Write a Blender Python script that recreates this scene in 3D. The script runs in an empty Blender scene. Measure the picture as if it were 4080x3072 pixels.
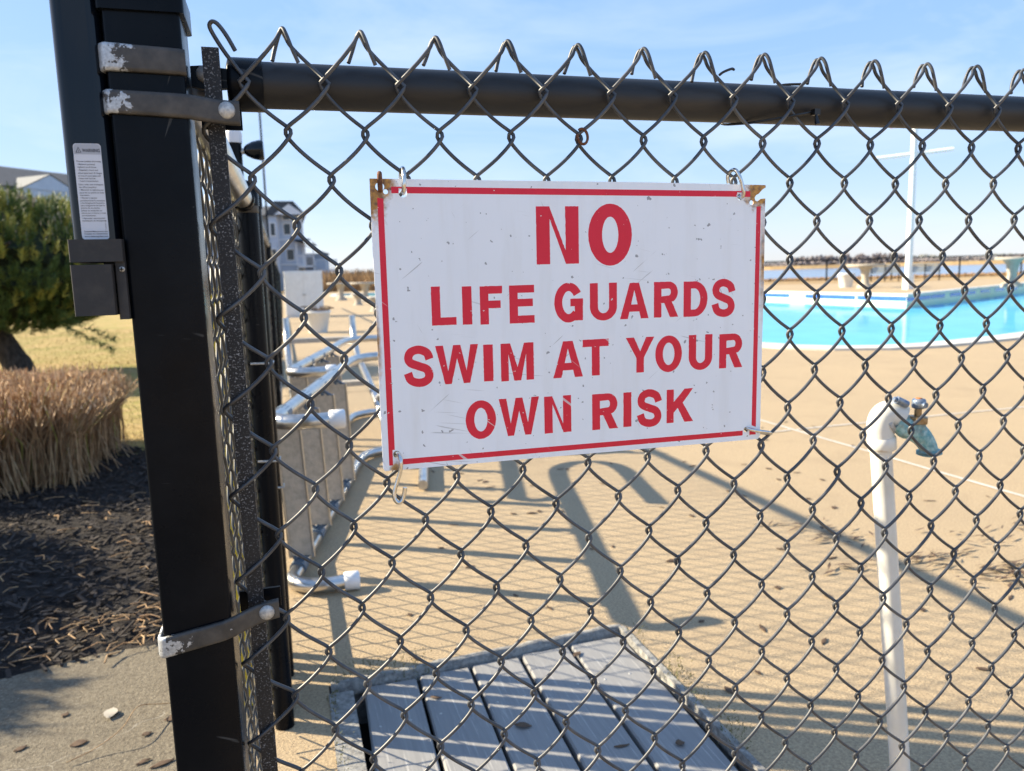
import bpy, math, random
from math import sin, cos, pi, radians, sqrt, asin, tanh, atan2, exp
from mathutils import Vector, Matrix, noise
from mathutils.geometry import tessellate_polygon
S = bpy.context.scene
COL = S.collection
RND = random.Random(7)

# ------------------------------------------------------------------ camera
CAMP = Vector((0, -.83, 1.0))
PITCH, ROLL, YAW = .14121, .02717, .28056
cd = bpy.data.cameras.new('camera'); cam = bpy.data.objects.new('camera', cd); COL.objects.link(cam)
fw = Vector((sin(YAW)*cos(PITCH), cos(YAW)*cos(PITCH), -sin(PITCH)))
rt = Vector((cos(YAW), -sin(YAW), 0)); up = rt.cross(fw)
r2 = rt*cos(ROLL) - up*sin(ROLL); u2 = rt*sin(ROLL) + up*cos(ROLL)
M = Matrix((r2, u2, -fw)).transposed().to_4x4(); M.translation = CAMP
cam.matrix_world = M
cd.sensor_fit = 'HORIZONTAL'; cd.sensor_width = 36; cd.lens = 36*3102.9/4080
cd.clip_start = .05; cd.clip_end = 6000
cd.dof.use_dof = True; cd.dof.focus_distance = .86; cd.dof.aperture_fstop = 8.5
S.camera = cam

# ------------------------------------------------------------------ sky, sun, exposure
SUN_TO = Vector((-1, .55, .606)).normalized()          # direction towards the sun
EL = asin(SUN_TO.z); AZ = atan2(SUN_TO.x, SUN_TO.y)
w = bpy.data.worlds.new('World'); S.world = w; w.use_nodes = True
nt = w.node_tree; N = nt.nodes; L = nt.links
bg = N['Background']
sky = N.new('ShaderNodeTexSky'); sky.sky_type = 'NISHITA'; sky.sun_disc = False
sky.sun_elevation = EL; sky.sun_rotation = AZ; sky.altitude = 0
sky.air_density = 1.0; sky.dust_density = .35; sky.ozone_density = 4.5
tc = N.new('ShaderNodeTexCoord'); mp = N.new('ShaderNodeMapping'); mp.inputs['Scale'].default_value = (1.2, 2.2, 5.5)
mp.inputs['Rotation'].default_value = (0.1, .25, .5)
L.new(tc.outputs['Generated'], mp.inputs['Vector'])
nz = N.new('ShaderNodeTexNoise'); nz.inputs['Scale'].default_value = 1.7; nz.inputs['Detail'].default_value = 9; nz.inputs['Roughness'].default_value = .58
nz.inputs['Distortion'].default_value = .6
L.new(mp.outputs[0], nz.inputs['Vector'])
rp = N.new('ShaderNodeValToRGB'); rp.color_ramp.elements[0].position = .47; rp.color_ramp.elements[1].position = .86
rp.color_ramp.elements[1].color = (.55, .55, .55, 1)
L.new(nz.outputs['Fac'], rp.inputs[0])
mx = N.new('ShaderNodeMix'); mx.data_type = 'RGBA'; mx.inputs['B'].default_value = (2.0, 2.15, 2.35, 1)
gm = N.new('ShaderNodeGamma'); gm.inputs['Gamma'].default_value = .27; L.new(sky.outputs[0], gm.inputs['Color'])
hs_ = N.new('ShaderNodeHueSaturation'); hs_.inputs['Saturation'].default_value = 2.1; L.new(gm.outputs[0], hs_.inputs['Color'])
L.new(rp.outputs[0], mx.inputs['Factor']); tn = N.new('ShaderNodeMix'); tn.data_type = 'RGBA'; tn.blend_type = 'MULTIPLY'; tn.inputs['Factor'].default_value = 1; tn.inputs['B'].default_value = (1.12, 1.13, 1.32, 1)
L.new(hs_.outputs[0], tn.inputs['A']); L.new(tn.outputs['Result'], mx.inputs['A']); L.new(mx.outputs['Result'], bg.inputs['Color'])
bg.inputs['Strength'].default_value = .15
sd = bpy.data.lights.new('sun', 'SUN'); sd.energy = 3.6; sd.angle = radians(.55); sd.color = (1, .87, .64)
so = bpy.data.objects.new('sun', sd); COL.objects.link(so); so.location = (-10, 6, 12)
so.rotation_euler = SUN_TO.to_track_quat('Z', 'Y').to_euler()
S.view_settings.view_transform = 'Standard'; S.view_settings.look = 'None'; S.view_settings.gamma = 1
S.view_settings.use_curve_mapping = False
S.view_settings.exposure = 1.88

# ------------------------------------------------------------------ materials
def newmat(name):
    m = bpy.data.materials.new(name); m.use_nodes = True
    return m, m.node_tree.nodes, m.node_tree.links, m.node_tree.nodes['Principled BSDF']
def texco(N, L, scale=(1, 1, 1)):
    t = N.new('ShaderNodeTexCoord'); mp = N.new('ShaderNodeMapping'); mp.inputs['Scale'].default_value = scale
    L.new(t.outputs['Object'], mp.inputs['Vector']); return mp.outputs[0]
def noisen(N, L, vec, scale, detail=6, rough=.6, dist=0):
    n = N.new('ShaderNodeTexNoise'); n.inputs['Scale'].default_value = scale; n.inputs['Detail'].default_value = detail
    n.inputs['Roughness'].default_value = rough; n.inputs['Distortion'].default_value = dist
    L.new(vec, n.inputs['Vector']); return n.outputs['Fac']
def ramp(N, L, fac, a, b, ca=(0, 0, 0, 1), cb=(1, 1, 1, 1)):
    r = N.new('ShaderNodeValToRGB'); e = r.color_ramp.elements
    e[0].position = a; e[1].position = b; e[0].color = ca; e[1].color = cb
    L.new(fac, r.inputs[0]); return r.outputs[0]
def mixc(N, L, fac, a, b, mode='MIX'):
    m = N.new('ShaderNodeMix'); m.data_type = 'RGBA'; m.blend_type = mode
    for s, v in (('Factor', fac), ('A', a), ('B', b)):
        if hasattr(v, 'is_linked') or hasattr(v, 'node'): L.new(v, m.inputs[s])
        elif s == 'Factor': m.inputs[s].default_value = v
        else: m.inputs[s].default_value = (*v[:3], 1)
    return m.outputs['Result']
def mathn(N, L, op, a, b=None):
    m = N.new('ShaderNodeMath'); m.operation = op
    for k, v in ((0, a), (1, b)):
        if v is None: continue
        if hasattr(v, 'node'): L.new(v, m.inputs[k])
        else: m.inputs[k].default_value = v
    return m.outputs[0]
def bump(N, L, P, h, strength, dist=.002):
    b = N.new('ShaderNodeBump'); b.inputs['Strength'].default_value = strength; b.inputs['Distance'].default_value = dist
    L.new(h, b.inputs['Height']); L.new(b.outputs[0], P.inputs['Normal'])
def pm(name, c1, c2=None, scale=20, lo=.35, hi=.65, rough=.5, metal=0, bs=0, bscale=None, bdist=.002, spec=.5, detail=6, stretch=(1, 1, 1), c3=None, s3=3):
    m, N, L, P = newmat(name)
    P.inputs['Roughness'].default_value = rough; P.inputs['Metallic'].default_value = metal
    P.inputs['Specular IOR Level'].default_value = spec
    P.inputs['Base Color'].default_value = (*c1, 1)
    v = texco(N, L, stretch)
    if c2 is not None:
        col = mixc(N, L, ramp(N, L, noisen(N, L, v, scale, detail), lo, hi), c1, c2)
        if c3 is not None: col = mixc(N, L, ramp(N, L, noisen(N, L, v, s3, 4), .45, .7), col, c3)
        L.new(col, P.inputs['Base Color'])
    if bs: bump(N, L, P, noisen(N, L, v, bscale or scale, 8), bs, bdist)
    return m
MT = {}
def coatmat():
    m, N, L, P = newmat('black_powder_coat'); v = texco(N, L)
    col = mixc(N, L, ramp(N, L, noisen(N, L, v, 7, 7, .65), .45, .8), (.0018, .0032, .0058), (.0075, .009, .012))
    for rot, sc, th in ((1.2, 60, .735), (-.35, 90, .745), (1.5, 110, .75)):
        mp = N.new('ShaderNodeMapping'); mp.inputs['Rotation'].default_value = (0, rot, 0); L.new(v, mp.inputs['Vector'])
        mp2 = N.new('ShaderNodeMapping'); mp2.inputs['Scale'].default_value = (1, 1, .06); L.new(mp.outputs[0], mp2.inputs['Vector'])
        col = mixc(N, L, ramp(N, L, noisen(N, L, mp2.outputs[0], sc*2, 2), th, th+.03), col, (.05, .05, .05))
    L.new(col, P.inputs['Base Color']); P.inputs['Specular IOR Level'].default_value = .12
    L.new(ramp(N, L, noisen(N, L, v, 11, 5), .3, .75, (.18, .18, .18, 1), (.42, .42, .42, 1)), P.inputs['Roughness'])
    bump(N, L, P, noisen(N, L, v, 300, 5), .05); return m
MT['coat'] = coatmat()
MT['gloss'] = pm('glossy_black_tube', (.003, .005, .009), rough=.10, spec=.35)
MT['plastic'] = pm('black_plastic', (.022, .021, .022), (.045, .04, .037), 60, .45, .75, rough=.62, bs=.2, bscale=700, bdist=.0005)
MT['rail'] = pm('dusty_black_rail', (.012, .013, .016), (.05, .043, .036), 14, .5, .85, rough=.5, bs=.05, bscale=200, stretch=(.3, 1, 1))
MT['wire'] = pm('weathered_vinyl_wire', (.026, .030, .038), (.080, .083, .090), 35, .42, .75, rough=.46, bs=.15, bscale=900, bdist=.0004, spec=.7, c3=(.10, .102, .106), s3=11)
MT['wireback'] = pm('side_fence_wire', (.03, .032, .034), (.07, .07, .07), 30, .4, .7, rough=.5)
def worn(name, gx, seed):
    """black paint flaking off galvanised steel, mostly from the left end of the band"""
    m, N, L, P = newmat(name)
    v = texco(N, L); sep = N.new('ShaderNodeSeparateXYZ'); L.new(v, sep.inputs[0])
    mr = N.new('ShaderNodeMapRange'); mr.inputs['From Min'].default_value = gx[0]; mr.inputs['From Max'].default_value = gx[1]
    mr.inputs['To Min'].default_value = .17; mr.inputs['To Max'].default_value = -.14; mr.clamp = True
    L.new(sep.outputs['X'], mr.inputs['Value'])
    mp2 = N.new('ShaderNodeMapping'); mp2.inputs['Location'].default_value = (seed, seed*.7, 0); L.new(v, mp2.inputs['Vector'])
    n = mathn(N, L, 'ADD', noisen(N, L, mp2.outputs[0], 85, 10, .62), mr.outputs[0])
    f = ramp(N, L, n, .565, .585)
    dust = mixc(N, L, ramp(N, L, noisen(N, L, v, 60), .35, .7), (.035, .032, .03), (.085, .075, .065))
    zinc = mixc(N, L, ramp(N, L, noisen(N, L, v, 400, 3), .3, .7), (.36, .37, .38), (.62, .63, .64))
    L.new(mixc(N, L, f, dust, zinc), P.inputs['Base Color'])
    L.new(mathn(N, L, 'MULTIPLY', f, .55), P.inputs['Metallic'])
    P.inputs['Roughness'].default_value = .5
    bump(N, L, P, f, .35, .0006)
    return m
MT['band1'] = worn('flaked_band_a', (-.535, -.495), 1.3)
MT['band2'] = worn('flaked_band_b', (-.548, -.500), 4.1)
MT['band3'] = worn('flaked_band_c', (-.540, -.490), 8.6)
MT['bar'] = pm('speckled_tension_bar', (.008, .008, .010), (.30, .30, .31), 480, .57, .70, rough=.6, detail=2, bs=.3, bscale=500, bdist=.0004, c3=(.012, .012, .014), s3=14)
MT['zinc'] = pm('zinc_bolt', (.34, .34, .34), (.62, .61, .58), 300, .35, .7, rough=.5, metal=.5, bs=.3, bscale=600, bdist=.0003)
MT['chrome'] = pm('plated_hook', (.72, .70, .66), (.5, .48, .45), 120, .45, .75, rough=.22, metal=1.0)
MT['rust'] = pm('rust', (.09, .035, .018), (.22, .09, .04), 220, .35, .7, rough=.9, bs=.8, bscale=500, bdist=.0008)
MT['alu'] = pm('ladder_tube', (.62, .61, .59), (.48, .47, .45), 30, .4, .7, rough=.28, metal=.95)
MT['tread'] = pm('ladder_tread', (.50, .44, .36), (.38, .34, .28), 45, .4, .65, rough=.6, bs=.8, bscale=120, bdist=.003)
MT['bracket'] = pm('blue_grey_bracket', (.10, .14, .19), rough=.5)
MT['whiteplastic'] = pm('white_rubber_cap', (.80, .80, .80), rough=.45)
MT['pvc'] = pm('white_pvc', (.76, .745, .69), (.68, .65, .57), 12, .4, .7, rough=.35)
MT['pvcstain'] = pm('stained_pvc_collar', (.80, .78, .72), (.55, .36, .16), 26, .5, .72, rough=.45, stretch=(1, 1, 2.4))
MT['patina'] = pm('verdigris', (.13, .36, .40), (.46, .64, .62), 110, .38, .66, rough=.75, bs=1.0, bscale=420, bdist=.0014, c3=(.20, .22, .20), s3=60)
MT['brass'] = pm('old_brass', (.30, .20, .10), (.42, .33, .21), 150, .4, .7, rough=.42, metal=.85)
MT['bluesteel'] = pm('blue_grey_knob', (.13, .19, .30), (.36, .38, .40), 140, .4, .65, rough=.35, metal=.6)
MT['orange'] = pm('orange_rust_top', (.45, .15, .03), rough=.8)
MT['cable'] = pm('black_cable_tie', (.008, .008, .008), rough=.4)
MT['yellow'] = pm('yellow_marker', (.75, .55, .03), rough=.45)
MT['whitepaint'] = pm('white_paint', (.78, .78, .77), (.70, .70, .69), 8, .4, .7, rough=.5)
MT['benchpaint'] = pm('bench_paint', (.27, .29, .29), rough=.6)
MT['dormerroof'] = pm('pale_shingles', (.26, .26, .25), rough=.9)
MT['pad'] = pm('planter_white', (.72, .72, .70), rough=.6)
MT['stone'] = pm('concrete_furniture', (.46, .41, .34), (.34, .31, .26), 14, .4, .65, rough=.9, bs=.5, bscale=60)
MT['bark'] = pm('pine_bark', (.035, .028, .024), (.085, .068, .055), 28, .4, .6, rough=.95, bs=1.0, bscale=26, bdist=.03, stretch=(1, 1, .35))
MT['needle'] = pm('pine_needles', (.05, .10, .022), (.11, .155, .032), 3, .35, .7, rough=.6)
MT['shadecore'] = pm('pine_inner_shade', (.010, .016, .006), (.02, .03, .01), 6, .35, .7, rough=.9)  # near-black core: shade inside the crown put into the colour
MT['needle_sunlit'] = pm('pine_needles_sunlit', (.30, .32, .05), (.42, .38, .10), 6, .35, .7, rough=.6)  # brighter needle copy, sunlit tips painted by colour
MT['candle'] = pm('pine_candles', (.42, .30, .20), (.55, .46, .38), 20, .35, .7, rough=.8)
MT['straw'] = pm('dry_grass_stems', (.34, .20, .10), (.50, .34, .18), 25, .35, .65, rough=.85, c3=(.22, .12, .06), s3=30)
MT['strawtop'] = pm('cut_stem_tips', (.66, .46, .30), (.55, .38, .20), 8, .35, .65, rough=.85)
MT['strawg'] = pm('green_stems', (.30, .30, .06), rough=.8)
MT['reed'] = pm('marsh_reeds', (.36, .23, .11), (.26, .16, .08), 3, .35, .65, rough=.95)
MT['chip'] = pm('bark_chips', (.016, .012, .011), (.055, .040, .031), 40, .35, .65, rough=.9)
MT['leaf'] = pm('dead_leaf', (.075, .045, .028), (.12, .075, .045), 60, .35, .65, rough=.9)
MT['litter'] = pm('leaf_litter_brown', (.10, .06, .04), (.055, .038, .028), 25, .4, .6, rough=.9)
MT['moss'] = pm('moss', (.08, .10, .015), (.16, .13, .05), 60, .35, .65, rough=1)
MT['dark'] = pm('dark_pit', (.006, .006, .006), rough=1)
MT['siding'] = pm('blue_grey_siding', (.46, .53, .64), (.42, .49, .60), 1.5, .4, .6, rough=.7)
MT['trim'] = pm('white_trim', (.70, .72, .75), rough=.6)
MT['shingle'] = pm('dark_shingles', (.050, .058, .072), (.075, .082, .095), 4, .4, .6, rough=.9)
MT['glass'] = pm('dark_window_glass', (.03, .04, .05), rough=.08)
MT['blade'] = pm('lawn_blades', (.40, .28, .10), (.27, .24, .055), 1.5, .4, .6, rough=.9)
MT['trees'] = pm('far_woods', (.11, .125, .115), (.17, .165, .15), .06, .35, .65, rough=1)  # lightened base colour stands in for distant haze
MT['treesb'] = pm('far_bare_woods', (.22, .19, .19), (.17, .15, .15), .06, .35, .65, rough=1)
MT['bluetile'] = pm('blue_pool_tile', (.03, .10, .42), (.05, .15, .5), 9, .4, .6, rough=.25)
MT['paletile'] = pm('pale_pool_tile', (.62, .66, .62), (.56, .6, .58), 9, .4, .6, rough=.3)
MT['poolpaint'] = pm('pool_wall_paint', (.66, .74, .54), (.60, .70, .54), 2, .4, .6, rough=.6)
MT['poolfloor'] = pm('pool_floor_paint', (.17, .53, .72), (.13, .47, .69), 1, .4, .6, rough=.7)
MT['coping'] = pm('white_coping', (.66, .63, .57), (.56, .53, .47), 4, .4, .65, rough=.7)
MT['lampwhite'] = pm('frosted_lamp_cap', (.7, .7, .72), rough=.3)
MT['flag'] = pm('red_flag', (.6, .12, .10), rough=.8)

def concrete(name, a, b, spots, sc, bs, crack=False, big=None):
    m, N, L, P = newmat(name); v = texco(N, L)
    col = mixc(N, L, ramp(N, L, noisen(N, L, v, .9, 8, .65), .3, .7), a, b)
    col = mixc(N, L, ramp(N, L, noisen(N, L, v, 2.6, 6, .7, .6), .52, .75, (0, 0, 0, 1), (.45, .45, .45, 1)), col, spots)
    col = mixc(N, L, ramp(N, L, noisen(N, L, v, sc, 4, .7), .40, .66), col, spots)
    vo = N.new('ShaderNodeTexVoronoi'); vo.inputs['Scale'].default_value = sc*.55; L.new(v, vo.inputs['Vector'])
    col = mixc(N, L, ramp(N, L, vo.outputs['Distance'], .10, .22, (.45, .45, .45, 1), (0, 0, 0, 1)), col, big or tuple(min(1, x*1.35) for x in a))
    if crack:
        vc = N.new('ShaderNodeTexVoronoi'); vc.feature = 'DISTANCE_TO_EDGE'; vc.inputs['Scale'].default_value = 2.3
        ds = N.new('ShaderNodeMixRGB'); ds.blend_type = 'ADD'; ds.inputs[0].default_value = .22
        n3 = N.new('ShaderNodeTexNoise'); n3.inputs['Scale'].default_value = 7; n3.inputs['Detail'].default_value = 5; L.new(v, n3.inputs['Vector'])
        L.new(v, ds.inputs[1]); L.new(n3.outputs['Color'], ds.inputs[2]); L.new(ds.outputs[0], vc.inputs['Vector'])
        col = mixc(N, L, ramp(N, L, vc.outputs['Distance'], .0012, .004, (.5, .5, .5, 1), (0, 0, 0, 1)), col, (.62, .58, .5))
    L.new(col, P.inputs['Base Color']); P.inputs['Roughness'].default_value = .92; P.inputs['Specular IOR Level'].default_value = .25
    bump(N, L, P, noisen(N, L, v, sc*1.2, 5, .7), bs, .004)
    return m
MT['deck'] = concrete('tan_pool_deck', (.53, .405, .25), (.46, .355, .225), (.29, .215, .14), 150, 1.0)
MT['path'] = concrete('aggregate_path', (.26, .22, .16), (.20, .175, .13), (.12, .10, .075), 130, 1.2, True, (.42, .36, .27))
MT['rim'] = concrete('pale_rim', (.40, .39, .36), (.27, .26, .245), (.15, .145, .14), 60, .9)

def boards():
    m, N, L, P = newmat('grey_composite_board'); v = texco(N, L, (1, .035, 1))
    a = noisen(N, L, v, 210, 3, .6); b = noisen(N, L, v, 55, 4, .6, 1.5)
    col = mixc(N, L, ramp(N, L, b, .35, .7), (.225, .222, .222), (.275, .27, .266))
    col = mixc(N, L, ramp(N, L, a, .60, .66), col, (.37, .36, .345))
    L.new(col, P.inputs['Base Color']); P.inputs['Roughness'].default_value = .7
    bump(N, L, P, a, .25, .001); return m
MT['board'] = boards()
def lawnmat():
    m, N, L, P = newmat('winter_lawn'); v = texco(N, L, (1, .8, 1))
    col = mixc(N, L, ramp(N, L, noisen(N, L, v, 1.1, 6), .40, .62), (.40, .275, .095), (.27, .24, .05))
    col = mixc(N, L, ramp(N, L, noisen(N, L, v, 9, 6), .45, .7), col, (.45, .31, .125))
    L.new(col, P.inputs['Base Color']); P.inputs['Roughness'].default_value = 1
    bump(N, L, P, noisen(N, L, v, 60, 6), 1, .02); return m
MT['lawn'] = lawnmat()
MT['land'] = pm('marsh_grass_land', (.40, .26, .12), (.30, .20, .09), .5, .35, .65, rough=1, bs=.8, bscale=2, bdist=.2, c3=(.46, .33, .17), s3=.08)
MT['mulch'] = pm('dark_mulch', (.010, .007, .0065), (.026, .018, .015), 45, .4, .65, rough=1, bs=1, bscale=60, bdist=.03)
def water(name, tint, rough, bs, sc):
    m, N, L, P = newmat(name); out = N['Material Output']; N.remove(P)
    tr = N.new('ShaderNodeBsdfTransparent'); tr.inputs[0].default_value = (*tint, 1)
    gl = N.new('ShaderNodeBsdfGlossy'); gl.inputs['Roughness'].default_value = rough
    lw = N.new('ShaderNodeLayerWeight')
    b = N.new('ShaderNodeBump'); b.inputs['Strength'].default_value = bs; b.inputs['Distance'].default_value = .05
    L.new(noisen(N, L, texco(N, L, (1, 1, 1)), sc, 4), b.inputs['Height'])
    L.new(b.outputs[0], gl.inputs['Normal'])
    fac = mathn(N, L, 'ADD', mathn(N, L, 'MULTIPLY', mathn(N, L, 'POWER', lw.outputs['Facing'], 5.0), .42), .03)
    mi = N.new('ShaderNodeMixShader'); L.new(fac, mi.inputs[0]); L.new(tr.outputs[0], mi.inputs[1]); L.new(gl.outputs[0], mi.inputs[2])
    L.new(mi.outputs[0], out.inputs['Surface']); return m
MT['poolwater'] = water('pool_water', (.80, .97, 1.0), .04, .10, 1.6)
MT['bay'] = pm('bay_water', (.04, .14, .34), rough=.12, bs=.25, bscale=.8, bdist=.3, spec=.5)

def signmat():
    m, N, L, P = newmat('white_enamel_scratched'); v = texco(N, L)
    base = mixc(N, L, ramp(N, L, noisen(N, L, v, 6, 5), .3, .7), (.87, .905, .96), (.83, .865, .92))
    for sc, rot, st, lo in ((260, .5, (1, 1, .05), .735), (300, -.9, (1, 1, .05), .74), (260, 1.3, (1, 1, .03), .73), (340, 1.45, (1, 1, .02), .73)):
        mp = N.new('ShaderNodeMapping'); mp.inputs['Rotation'].default_value = (0, rot, 0); L.new(v, mp.inputs['Vector'])
        mp2 = N.new('ShaderNodeMapping'); mp2.inputs['Scale'].default_value = st; L.new(mp.outputs[0], mp2.inputs['Vector'])
        base = mixc(N, L, ramp(N, L, noisen(N, L, mp2.outputs[0], sc, 2, .5), lo, lo+.03), base, (.55, .57, .60))
    mpg = N.new('ShaderNodeMapping'); mpg.inputs['Scale'].default_value = (1, 1, .12); L.new(v, mpg.inputs['Vector'])
    base = mixc(N, L, ramp(N, L, noisen(N, L, mpg.outputs[0], 45, 5), .5, .8, (0, 0, 0, 1), (.35, .35, .35, 1)), base, (.66, .66, .64))
    base = mixc(N, L, ramp(N, L, noisen(N, L, v, 130, 2, .5), .70, .715), base, (.34, .35, .37))
    sep = N.new('ShaderNodeSeparateXYZ'); L.new(v, sep.inputs[0])
    # rust in the two upper corners and along the side edges (object space: x 0..W, z 0..H)
    def rust(px, pz, sx, sz, r0):
        dx = mathn(N, L, 'MULTIPLY', mathn(N, L, 'SUBTRACT', sep.outputs['X'], px), sx)
        dz = mathn(N, L, 'MULTIPLY', mathn(N, L, 'SUBTRACT', sep.outputs['Z'], pz), sz)
        d = mathn(N, L, 'SQRT', mathn(N, L, 'ADD', mathn(N, L, 'POWER', dx, 2), mathn(N, L, 'POWER', dz, 2)))
        d = mathn(N, L, 'ADD', d, mathn(N, L, 'MULTIPLY', mathn(N, L, 'SUBTRACT', noisen(N, L, v, 120, 6), .5), r0*1.6))
        return ramp(N, L, d, r0*.6, r0*1.05, (1, 1, 1, 1), (0, 0, 0, 1))
    W, H = .4629, .305
    rc = mixc(N, L, ramp(N, L, noisen(N, L, v, 160, 5), .35, .65), (.60, .30, .05), (.16, .075, .035))
    for a in ((.004, H-.012, 1, .45, .013), (.013, H-.004, 1, 1, .014), (W-.010, H-.010, 1, 1, .019), (W-.002, H-.09, 1, .10, .0045), (.0, .14, 1, .08, .003), (.012, .005, 1, 1, .006)):
        base = mixc(N, L, rust(*a), base, rc)
    L.new(base, P.inputs['Base Color']); P.inputs['Roughness'].default_value = .38
    return m
MT['sign'] = signmat()
def redmat():
    m, N, L, P = newmat('red_sign_paint'); v = texco(N, L)
    c = mixc(N, L, ramp(N, L, noisen(N, L, v, 18, 5), .35, .7), (.70, .004, .032), (.75, .008, .045))
    c = mixc(N, L, ramp(N, L, noisen(N, L, v, 190, 4, .55), .70, .715), c, (.76, .74, .75))
    mp2 = N.new('ShaderNodeMapping'); mp2.inputs['Rotation'].default_value = (0, .9, 0); L.new(v, mp2.inputs['Vector'])
    mp3 = N.new('ShaderNodeMapping'); mp3.inputs['Scale'].default_value = (1, 1, .05); L.new(mp2.outputs[0], mp3.inputs['Vector'])
    c = mixc(N, L, ramp(N, L, noisen(N, L, mp3.outputs[0], 90, 2), .70, .72), c, (.70, .50, .52))
    L.new(c, P.inputs['Base Color']); P.inputs['Roughness'].default_value = .42; return m
MT['red'] = redmat()
MT['ink'] = pm('dark_label_ink', (.05, .05, .06), rough=.6)
MT['labelwhite'] = pm('label_white', (.62, .63, .68), rough=.45)
MT['labelgrey'] = pm('label_header_grey', (.40, .41, .45), rough=.45)

# ------------------------------------------------------------------ mesh helpers
class MB:
    def __init__(s): s.v = []; s.f = []; s.sm = []
    def add(s, vs, fs, sm=False):
        o = len(s.v); s.v += [tuple(x) for x in vs]; s.f += [tuple(i+o for i in f) for f in fs]; s.sm += [sm]*len(fs)
        return s
    def box(s, x0, x1, y0, y1, z0, z1):
        return s.add([(x0,y0,z0),(x1,y0,z0),(x1,y1,z0),(x0,y1,z0),(x0,y0,z1),(x1,y0,z1),(x1,y1,z1),(x0,y1,z1)],
              [(3,2,1,0),(4,5,6,7),(0,1,5,4),(1,2,6,5),(2,3,7,6),(3,0,4,7)])
    def tube(s, pts, r, n=8, caps=True, closed=False):
        pts = [Vector(p) for p in pts]; m = len(pts)
        rs = r if isinstance(r, (list, tuple)) else [r]*m
        tan = []
        for i in range(m):
            a = pts[i-1] if (i or closed) else pts[0]; b = pts[(i+1) % m] if (i < m-1 or closed) else pts[-1]
            t = (b-a); tan.append(t.normalized() if t.length > 1e-12 else Vector((0, 0, 1)))
        u = tan[0].cross(Vector((0, 0, 1)))
        if u.length < 1e-3: u = tan[0].cross(Vector((1, 0, 0)))
        u.normalize(); vs = []
        for i in range(m):
            u = (u - tan[i]*u.dot(tan[i])).normalized(); w = tan[i].cross(u)
            for k in range(n):
                a = 2*pi*k/n; vs.append(pts[i] + (u*cos(a) + w*sin(a))*rs[i])
        fs = []
        for i in range(m if closed else m-1):
            j = (i+1) % m
            for k in range(n): fs.append((i*n+k, i*n+(k+1) % n, j*n+(k+1) % n, j*n+k))
        s.add(vs, fs, True)
        if caps and not closed:
            s.add(vs[:n], [tuple(range(n-1, -1, -1))]); s.add(vs[-n:], [tuple(range(n))])
        return s
    def lathe(s, prof, origin, axis=(0, 0, 1), n=20, smooth=True):
        ax = Vector(axis).normalized(); u = ax.orthogonal().normalized(); w = ax.cross(u); o = Vector(origin); vs = []
        for r, h in prof:
            for k in range(n):
                a = 2*pi*k/n; vs.append(o + ax*h + (u*cos(a)+w*sin(a))*r)
        fs = [(i*n+k, i*n+(k+1) % n, (i+1)*n+(k+1) % n, (i+1)*n+k) for i in range(len(prof)-1) for k in range(n)]
        s.add(vs, fs, smooth); s.add(vs[:n], [tuple(range(n-1, -1, -1))]); s.add(vs[-n:], [tuple(range(n))]); return s
    def rprism(s, cx, cy, wx, wy, r, z0, z1, n=4, top=True):
        ring = []
        for (sx, sy, a0) in ((1, 1, 0), (-1, 1, pi/2), (-1, -1, pi), (1, -1, 1.5*pi)):
            for k in range(n+1):
                a = a0 + pi/2*k/n; ring.append((cx+sx*(wx/2-r)+r*cos(a), cy+sy*(wy/2-r)+r*sin(a)))
        m = len(ring); vs = [(x, y, z0) for x, y in ring] + [(x, y, z1) for x, y in ring]
        s.add(vs, [(k, (k+1) % m, m+(k+1) % m, m+k) for k in range(m)], True)
        s.add(vs[m:], [tuple(range(m))]); s.add(vs[:m], [tuple(range(m-1, -1, -1))]); return s
    def poly(s, loops, fn, thick=None):
        """filled outline with holes; fn maps (a,b,side) to a point, side 0 front 1 back"""
        tris = tessellate_polygon([[Vector((p[0], p[1], 0)) for p in lp] for lp in loops])
        flat = [p for lp in loops for p in lp]
        s.add([fn(p[0], p[1], 0) for p in flat], tris)
        if thick is not None:
            s.add([fn(p[0], p[1], 1) for p in flat], [t[::-1] for t in tris])
            for lp in loops:
                m = len(lp); vs = [fn(*p, 0) for p in lp] + [fn(*p, 1) for p in lp]
                s.add(vs, [(k, (k+1) % m, m+(k+1) % m, m+k) for k in range(m)])
        return s
    def mesh(s, name, off=(0, 0, 0)):
        me = bpy.data.meshes.new(name); ox, oy, oz = off
        me.from_pydata([(x-ox, y-oy, z-oz) for x, y, z in s.v], [], s.f)
        me.polygons.foreach_set('use_smooth', s.sm); me.update(); return me
ROOT = {}
def tag(o, label=None, cat=None, group=None, kind=None):
    for k, v in (('label', label), ('category', cat), ('group', group), ('kind', kind)):
        if v: o[k] = v
    return o
def thing(name, loc, label, cat, group=None):
    o = bpy.data.objects.new(name, None); o.empty_display_size = .1; COL.objects.link(o); o.location = loc
    ROOT[o] = Vector(loc); return tag(o, label, cat, group)
def part(name, mb, mat, parent, label=None, kind=None):
    base = ROOT[parent]
    me = mb if isinstance(mb, bpy.types.Mesh) else mb.mesh(name, base)
    if not me.materials: me.materials.append(MT[mat])
    o = bpy.data.objects.new(name, me); COL.objects.link(o); o.parent = parent; ROOT[o] = base
    return tag(o, label, kind=kind)
def solo(name, mb, mat, loc, label=None, cat=None, group=None, kind=None):
    me = mb.mesh(name, loc); me.materials.append(MT[mat])
    o = bpy.data.objects.new(name, me); COL.objects.link(o); o.location = loc; ROOT[o] = Vector(loc)
    return tag(o, label, cat, group, kind)
def struct(name, mb, mat): return solo(name, mb, mat, (0, 0, 0), kind='structure')
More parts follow.
